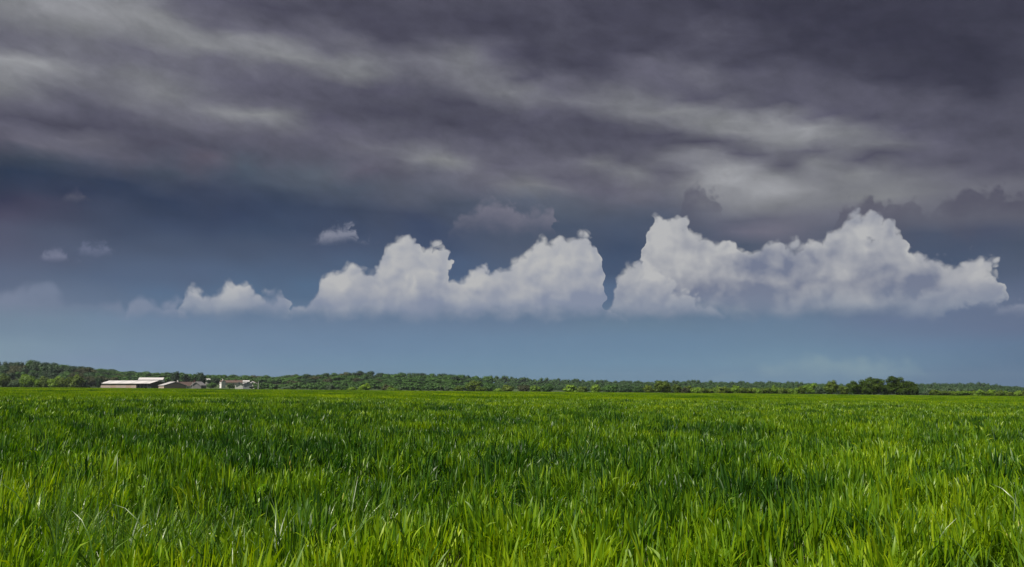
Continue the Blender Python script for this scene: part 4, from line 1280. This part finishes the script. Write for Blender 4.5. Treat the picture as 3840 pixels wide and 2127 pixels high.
# --- long white-roofed barn, right end open
Y = 700
L, W = 45.0, 17.6
e, z0 = root('barn', 'long low barn with pale sheet roof, pinkish wall and open dark right end', 'barn', 495, Y, R(-42))
ze, zr = zat(1438.5, Y) - z0, zat(1428.8, Y) - z0
slope_panels(e, L, W, ze, zr, m_whiteroof, 12, over=0.8, mats2=m_whiteroof2, x1=L / 2 + 3.0)
for i in range(7):
    a = -L / 2 + i * 4.9
    MB().box(a + 0.02, a + 4.86, -W / 2, -W / 2 + 0.2, -0.3, ze - 0.15).build('wall_panel', m_pinkwall if i % 3 != 2 else m_tanwall, e)
MB().box(-L / 2, L / 2, W / 2 - 0.2, W / 2, -0.3, ze - 0.05).build('back_wall', m_tanwall, e)
gable_wall(e, -L / 2 - 0.2, 0.2, W - 0.1, -0.3, ze - 0.15, zr - 0.15, m_pinkwall)
for x_, y_ in [(L / 2, -W / 2 + 0.2), (L / 2, -3.2), (L / 2, 3.2), (L / 2, W / 2 - 0.4), (L / 2 - 7, -W / 2 + 0.2), (L / 2 - 3.5, -W / 2 + 0.2)]:
    MB().box(x_ - 0.15, x_ + 0.15, y_ - 0.15, y_ + 0.15, -0.3, ze - 0.2 + (1 - abs(y_) / (W / 2)) * (zr - ze)).build('post', m_steel, e)
for s_ in (-1, 1):
    p_ = [(0, zr - 0.5), (s_ * (W / 2 + 0.8), ze - 0.7), (s_ * (W / 2 + 0.8), ze - 0.25), (0, zr - 0.05)]
    MB().prism(p_ if s_ < 0 else p_[::-1], L / 2 + 3.0, L / 2 + 3.15).build('barge_board', m_wood, e)
MB().box(6.0, 13.0, -1.5, 2.0, -0.3, ze * 0.55).build('inner_partition', m_greyroof, e)
MB().box(L / 2 - 2.5, L / 2 - 0.6, -6.2, -4.0, -0.3, 1.9).build('water_tank', m_bluewhite, e)

# --- tall white barn behind
Y = 765
e, z0 = root('barn', 'taller white barn with pale roof standing behind the long barn', 'barn', 567, Y, R(-8))
L, W = 19.0, 13.0
ze, zr = zat(1425.0, Y) - z0, zat(1417.6, Y) - z0
slope_panels(e, L, W, ze, zr, m_whiteroof, 6, over=0.5)
for i in range(4):
    MB().box(-L / 2 + i * L / 4 + 0.02, -L / 2 + (i + 1) * L / 4 - 0.02, -W / 2, -W / 2 + 0.2, -0.3, ze - 0.35).build('wall_panel', m_white, e)
MB().box(-L / 2, L / 2, W / 2 - 0.2, W / 2, -0.3, ze).build('back_wall', m_white, e)
gable_wall(e, -L / 2 - 0.2, 0.2, W, -0.3, ze - 0.1, zr - 0.15, m_white); gable_wall(e, L / 2, 0.2, W, -0.3, ze - 0.1, zr - 0.15, m_white)
MB().box(-L / 2 - 0.5, L / 2 + 0.5, -W / 2 - 0.6, -W / 2 - 0.45, ze - 0.6, ze - 0.35).build('gutter', m_grey, e)

# --- tan gabled shed, right of the barns
Y = 675
e, z0 = root('shed', 'tan shed with wide low gable and pale left roof slope, right of the long barn', 'shed', 645, Y, R(-80))
L, W = 24.0, 15.5
ze, zr = zat(1445.5, Y) - z0, zat(1433.0, Y) - z0
slope_panels(e, L, W, ze, zr, m_whiteroof2, 7, over=0.5)
gable_wall(e, L / 2 - 0.2, 0.2, W, -0.3, ze - 0.1, zr - 0.15, m_tanwall); gable_wall(e, -L / 2, 0.2, W, -0.3, ze - 0.1, zr - 0.15, m_tanwall)
MB().box(-L / 2, L / 2, -W / 2, -W / 2 + 0.2, -0.3, ze - 0.1).build('side_wall', m_pinkwall, e)
MB().box(-L / 2, L / 2, W / 2 - 0.2, W / 2, -0.3, ze - 0.1).build('side_wall', m_pinkwall, e)
for s_ in (-1, 1):
    p_ = [(0, zr - 0.85), (s_ * (W / 2 + 0.4), ze - 0.95), (s_ * (W / 2 + 0.4), ze - 0.2), (0, zr - 0.05)]
    MB().prism(p_ if s_ < 0 else p_[::-1], L / 2 + 0.05, L / 2 + 0.2).build('barge_board', m_grey, e)

# --- low pale shed on the far left, behind the bushes
Y = 770
e, z0 = root('shed', 'low cream shed with pale roof between the left scrub and the small dark tree', 'shed', 341, Y, R(5))
L, W = 13.5, 6.0
ze, zr = max(zat(1440.5, Y) - z0, 2.0), max(zat(1436.6, Y) - z0, 2.9)
slope_panels(e, L, W, ze, zr, m_whiteroof, 4, over=0.3)
MB().box(-L / 2, L / 2, -W / 2, W / 2, -0.3, ze - 0.05).build('wall', m_cream, e)
for k_ in range(3): MB().box(-4.6 + k_ * 3.6, -2.8 + k_ * 3.6, -W / 2 - 0.05, -W / 2 - 0.003, 0.0, ze - 0.5).build('door', m_door, e)


def house(name, label, px, Y, rot, L, W, py_e, py_r, wall, roof, n=4, chimney=None, wins=2, cat='house', over=0.35, gable_face=1, board=None, upper=False):
    e, z0 = root(name, label, cat, px, Y, R(rot))
    ze, zr = zat(py_e, Y) - z0, zat(py_r, Y) - z0
    ze = max(ze, 1.2); zr = max(zr, ze + 0.8)
    slope_panels(e, L, W, ze, zr, roof, n, over=over)
    MB().box(-L / 2 + 0.2, L / 2 - 0.2, -W / 2, -W / 2 + 0.2, -0.3, ze - 0.1).build('wall', wall, e)
    MB().box(-L / 2 + 0.2, L / 2 - 0.2, W / 2 - 0.2, W / 2, -0.3, ze - 0.1).build('wall', wall, e)
    gable_wall(e, -L / 2, 0.2, W, -0.3, ze - 0.1, zr - 0.15, wall); gable_wall(e, L / 2 - 0.2, 0.2, W, -0.3, ze - 0.1, zr - 0.15, wall)
    for i in range(wins):
        xx = -L / 2 + L * (i + 0.5) / wins
        window(e, xx, -W / 2, max(ze - 2.0, 0.3), min(1.1, L / wins * 0.5), 1.2, 0)
    if upper:
        window(e, L / 2, 0, ze - 0.2, 1.0, 1.2, 1); window(e, -L / 2, 0, ze - 0.2, 1.0, 1.2, 2)
    if chimney:
        cx, hh, cm = chimney
        ch = MB().box(cx - 0.45, cx + 0.45, -0.35, 0.35, zr - 0.5, zr + hh).build('chimney', cm, e)
        MB().box(cx - 0.55, cx + 0.55, -0.45, 0.45, zr + hh + 0.002, zr + hh + 0.15).build('chimney_cap', cm, ch)
    if board:
        for x_ in (L / 2 + over + 0.01, -L / 2 - over - 0.13):
            for s_ in (-1, 1):
                p_ = [(0, zr - 0.6), (s_ * (W / 2 + over), ze - 0.75), (s_ * (W / 2 + over), ze - 0.1), (0, zr + 0.1)]
                MB().prism(p_ if s_ < 0 else p_[::-1], x_, x_ + 0.12).build('barge_board', board, e)
    return e


house('farmhouse', 'farmhouse with white gable and long red-brown roof right of the tan shed', 690, 715, 38, 14.0, 9.0, 1447.5, 1433.2, m_white, m_brownroof, 5, (-6.0, 1.2, m_white), 3, upper=True, board=m_white)
house('outbuilding', 'lower dark brown roofed outbuilding with brick chimney beside the farmhouse', 716, 735, 8, 8.5, 7.0, 1444, 1433.5, m_tanwall, m_darkroof, 3, (2.6, 1.5, m_brick), 2)
house('house', 'grey gabled house with pale roof edge left of the broad dark tree', 744, 690, -112, 10.0, 8.0, 1445, 1432.0, m_grey, m_greyroof, 4, None, 2, board=m_greyroof)
house('house', 'tall narrow white house with dark red roof and white chimney', 833, 750, -68, 5.0, 3.6, 1431.5, 1427.2, m_white, m_brownroof, 3, (1.2, 1.1, m_white), 2, upper=True)
house('house', 'long brown-roofed house half hidden behind small bushes', 866, 790, 6, 13.0, 8.0, 1435, 1427.6, m_cream, m_brownroof, 5, (3.5, 0.9, m_brick), 4)
house('house', 'second brown-roofed house, behind the grey roofed cottage', 901, 800, -4, 9.5, 8.0, 1435, 1427.4, m_white, m_brownroof, 4, None, 3)
house('cottage', 'grey roofed cottage gable on with a low white wall', 896, 715, -90, 6.0, 6.0, 1440.5, 1432.5, m_white, m_greyroof, 3, None, 1, board=m_grey, upper=True)
house('house', 'white box house rising behind the bluish-white gabled house', 922, 790, 3, 5.2, 5.0, 1431.5, 1429.6, m_white, m_whiteroof, 2, None, 2)
house('house', 'bluish-white gabled house right of the grey roofed cottage', 925, 725, -80, 6.0, 7.2, 1440.0, 1434.0, m_bluewhite, m_whiteroof2, 3, None, 2, upper=True)
house('house', 'white gabled house with bright white gable boards at the right end of the hamlet', 949, 735, -98, 6.5, 6.4, 1439.0, 1430.4, m_white, m_brownroof, 3, None, 1, board=m_white, upper=True)
house('hut', 'tiny white hut roof showing between the trees above the hamlet', 779, 830, 10, 3.6, 3.0, 1424.5, 1422.2, m_white, m_whiteroof, 2, None, 1, cat='hut')


def pole(px, Y, py_top, r, mat, label, arm=False):
    e, z0 = root('utility_pole' if arm else 'post', label, 'pole' if arm else 'post', px, Y, 0)
    h = zat(py_top, Y) - z0
    n = 10
    V_, F = [], []
    for k_, (z_, rr) in enumerate(((-0.4, r), (h * 0.5, r * 0.85), (h, r * 0.7))):
        V_ += [(math.cos(6.2832 * i / n) * rr, math.sin(6.2832 * i / n) * rr, z_) for i in range(n)]
    for k_ in range(2):
        F += [(k_ * n + i, k_ * n + (i + 1) % n, (k_ + 1) * n + (i + 1) % n, (k_ + 1) * n + i) for i in range(n)]
    F.append(tuple(2 * n + i for i in range(n)))
    link('shaft', mesh_from('shaft', V_, F, [mat]), e)
    if arm:
        MB().box(-0.9, 0.9, -0.06, 0.06, h - 0.5, h - 0.35).build('crossarm', m_wood, e)
    else:
        MB().box(-r, r, -r, r, h + 0.002, h + 0.08).build('cap', mat, e)


pole(968, 640, 1431, 0.22, m_post, 'thick pale post standing right of the hamlet')
pole(720.5, 640, 1432, 0.13, m_post, 'thin pale post in front of the dark brown roof')
pole(1652.5, 560, 1442, 0.14, m_wood, 'thin dark utility pole in front of the right part of the centre wood', True)
pole(1711, 640, 1446, 0.12, m_wood, 'faint short utility pole right of the thin dark one', True)

# ================================================================== leafy weed standing in the wheat
x, y, d = on_crop(985, 1812, 0.55)
e = bpy.data.objects.new('leafy_weed', None); COL.objects.link(e)
e.location = (x, y, float(ground_z(x, y)))
tag(e, 'bright green broad-leaved weed standing in the wheat left of the middle', 'weed')
m_weed = leafy('weed_leaf', [(0.08, 0.20, 0.004), (0.14, 0.30, 0.005), (0.22, 0.40, 0.007)], spread=0.8, transl=0.45, gloss=0.02, rough=0.4)
g = np.random.default_rng(4)
MB().box(-0.006, 0.006, -0.006, 0.006, 0, 0.54).build('stem', m_weed, e)
for i in range(40):
    an = i * 2.4; z_ = 0.36 + 0.0045 * i; ln = 0.11 - 0.0014 * i; wd = 0.016
    c, s = math.cos(an), math.sin(an)
    pts = []
    for u, w_ in ((0, .15), (.25, .8), (.5, 1), (.75, .75), (1, .05)):
        r_ = ln * u; zz = z_ + 0.07 * u - 0.11 * u * u + g.normal(0, .003)
        for sd in (-1, 1): pts.append((c * r_ - s * wd * w_ * sd, s * r_ + c * wd * w_ * sd, zz + 0.012 * abs(w_)))
    me = mesh_from('leaf', pts, [(2 * k_, 2 * k_ + 1, 2 * k_ + 3, 2 * k_ + 2) for k_ in range(4)], [m_weed], smooth_=True)
    with_leaf(me, np.full(10, g.uniform(0.3, 1)))
    link('leaf', me, e)


# ================================================================== the air
mb = MB().box(-2600, 2600, -60, 2300, -60.0, 42.0)
hz_m, ht = new_mat('haze')
ho = ht.nodes.new('ShaderNodeOutputMaterial'); hv_ = ht.nodes.new('ShaderNodeVolumePrincipled')
hv_.inputs['Color'].default_value = (0.80, 0.90, 1.0, 1)
hv_.inputs['Density'].default_value = 0.00006
hv_.inputs['Anisotropy'].default_value = 0.2
ht.links.new(hv_.outputs[0], ho.inputs['Volume'])
h_ = mb.build('haze', hz_m)
tag(h_, 'thin bluish air over the fields and woods', kind='stuff')
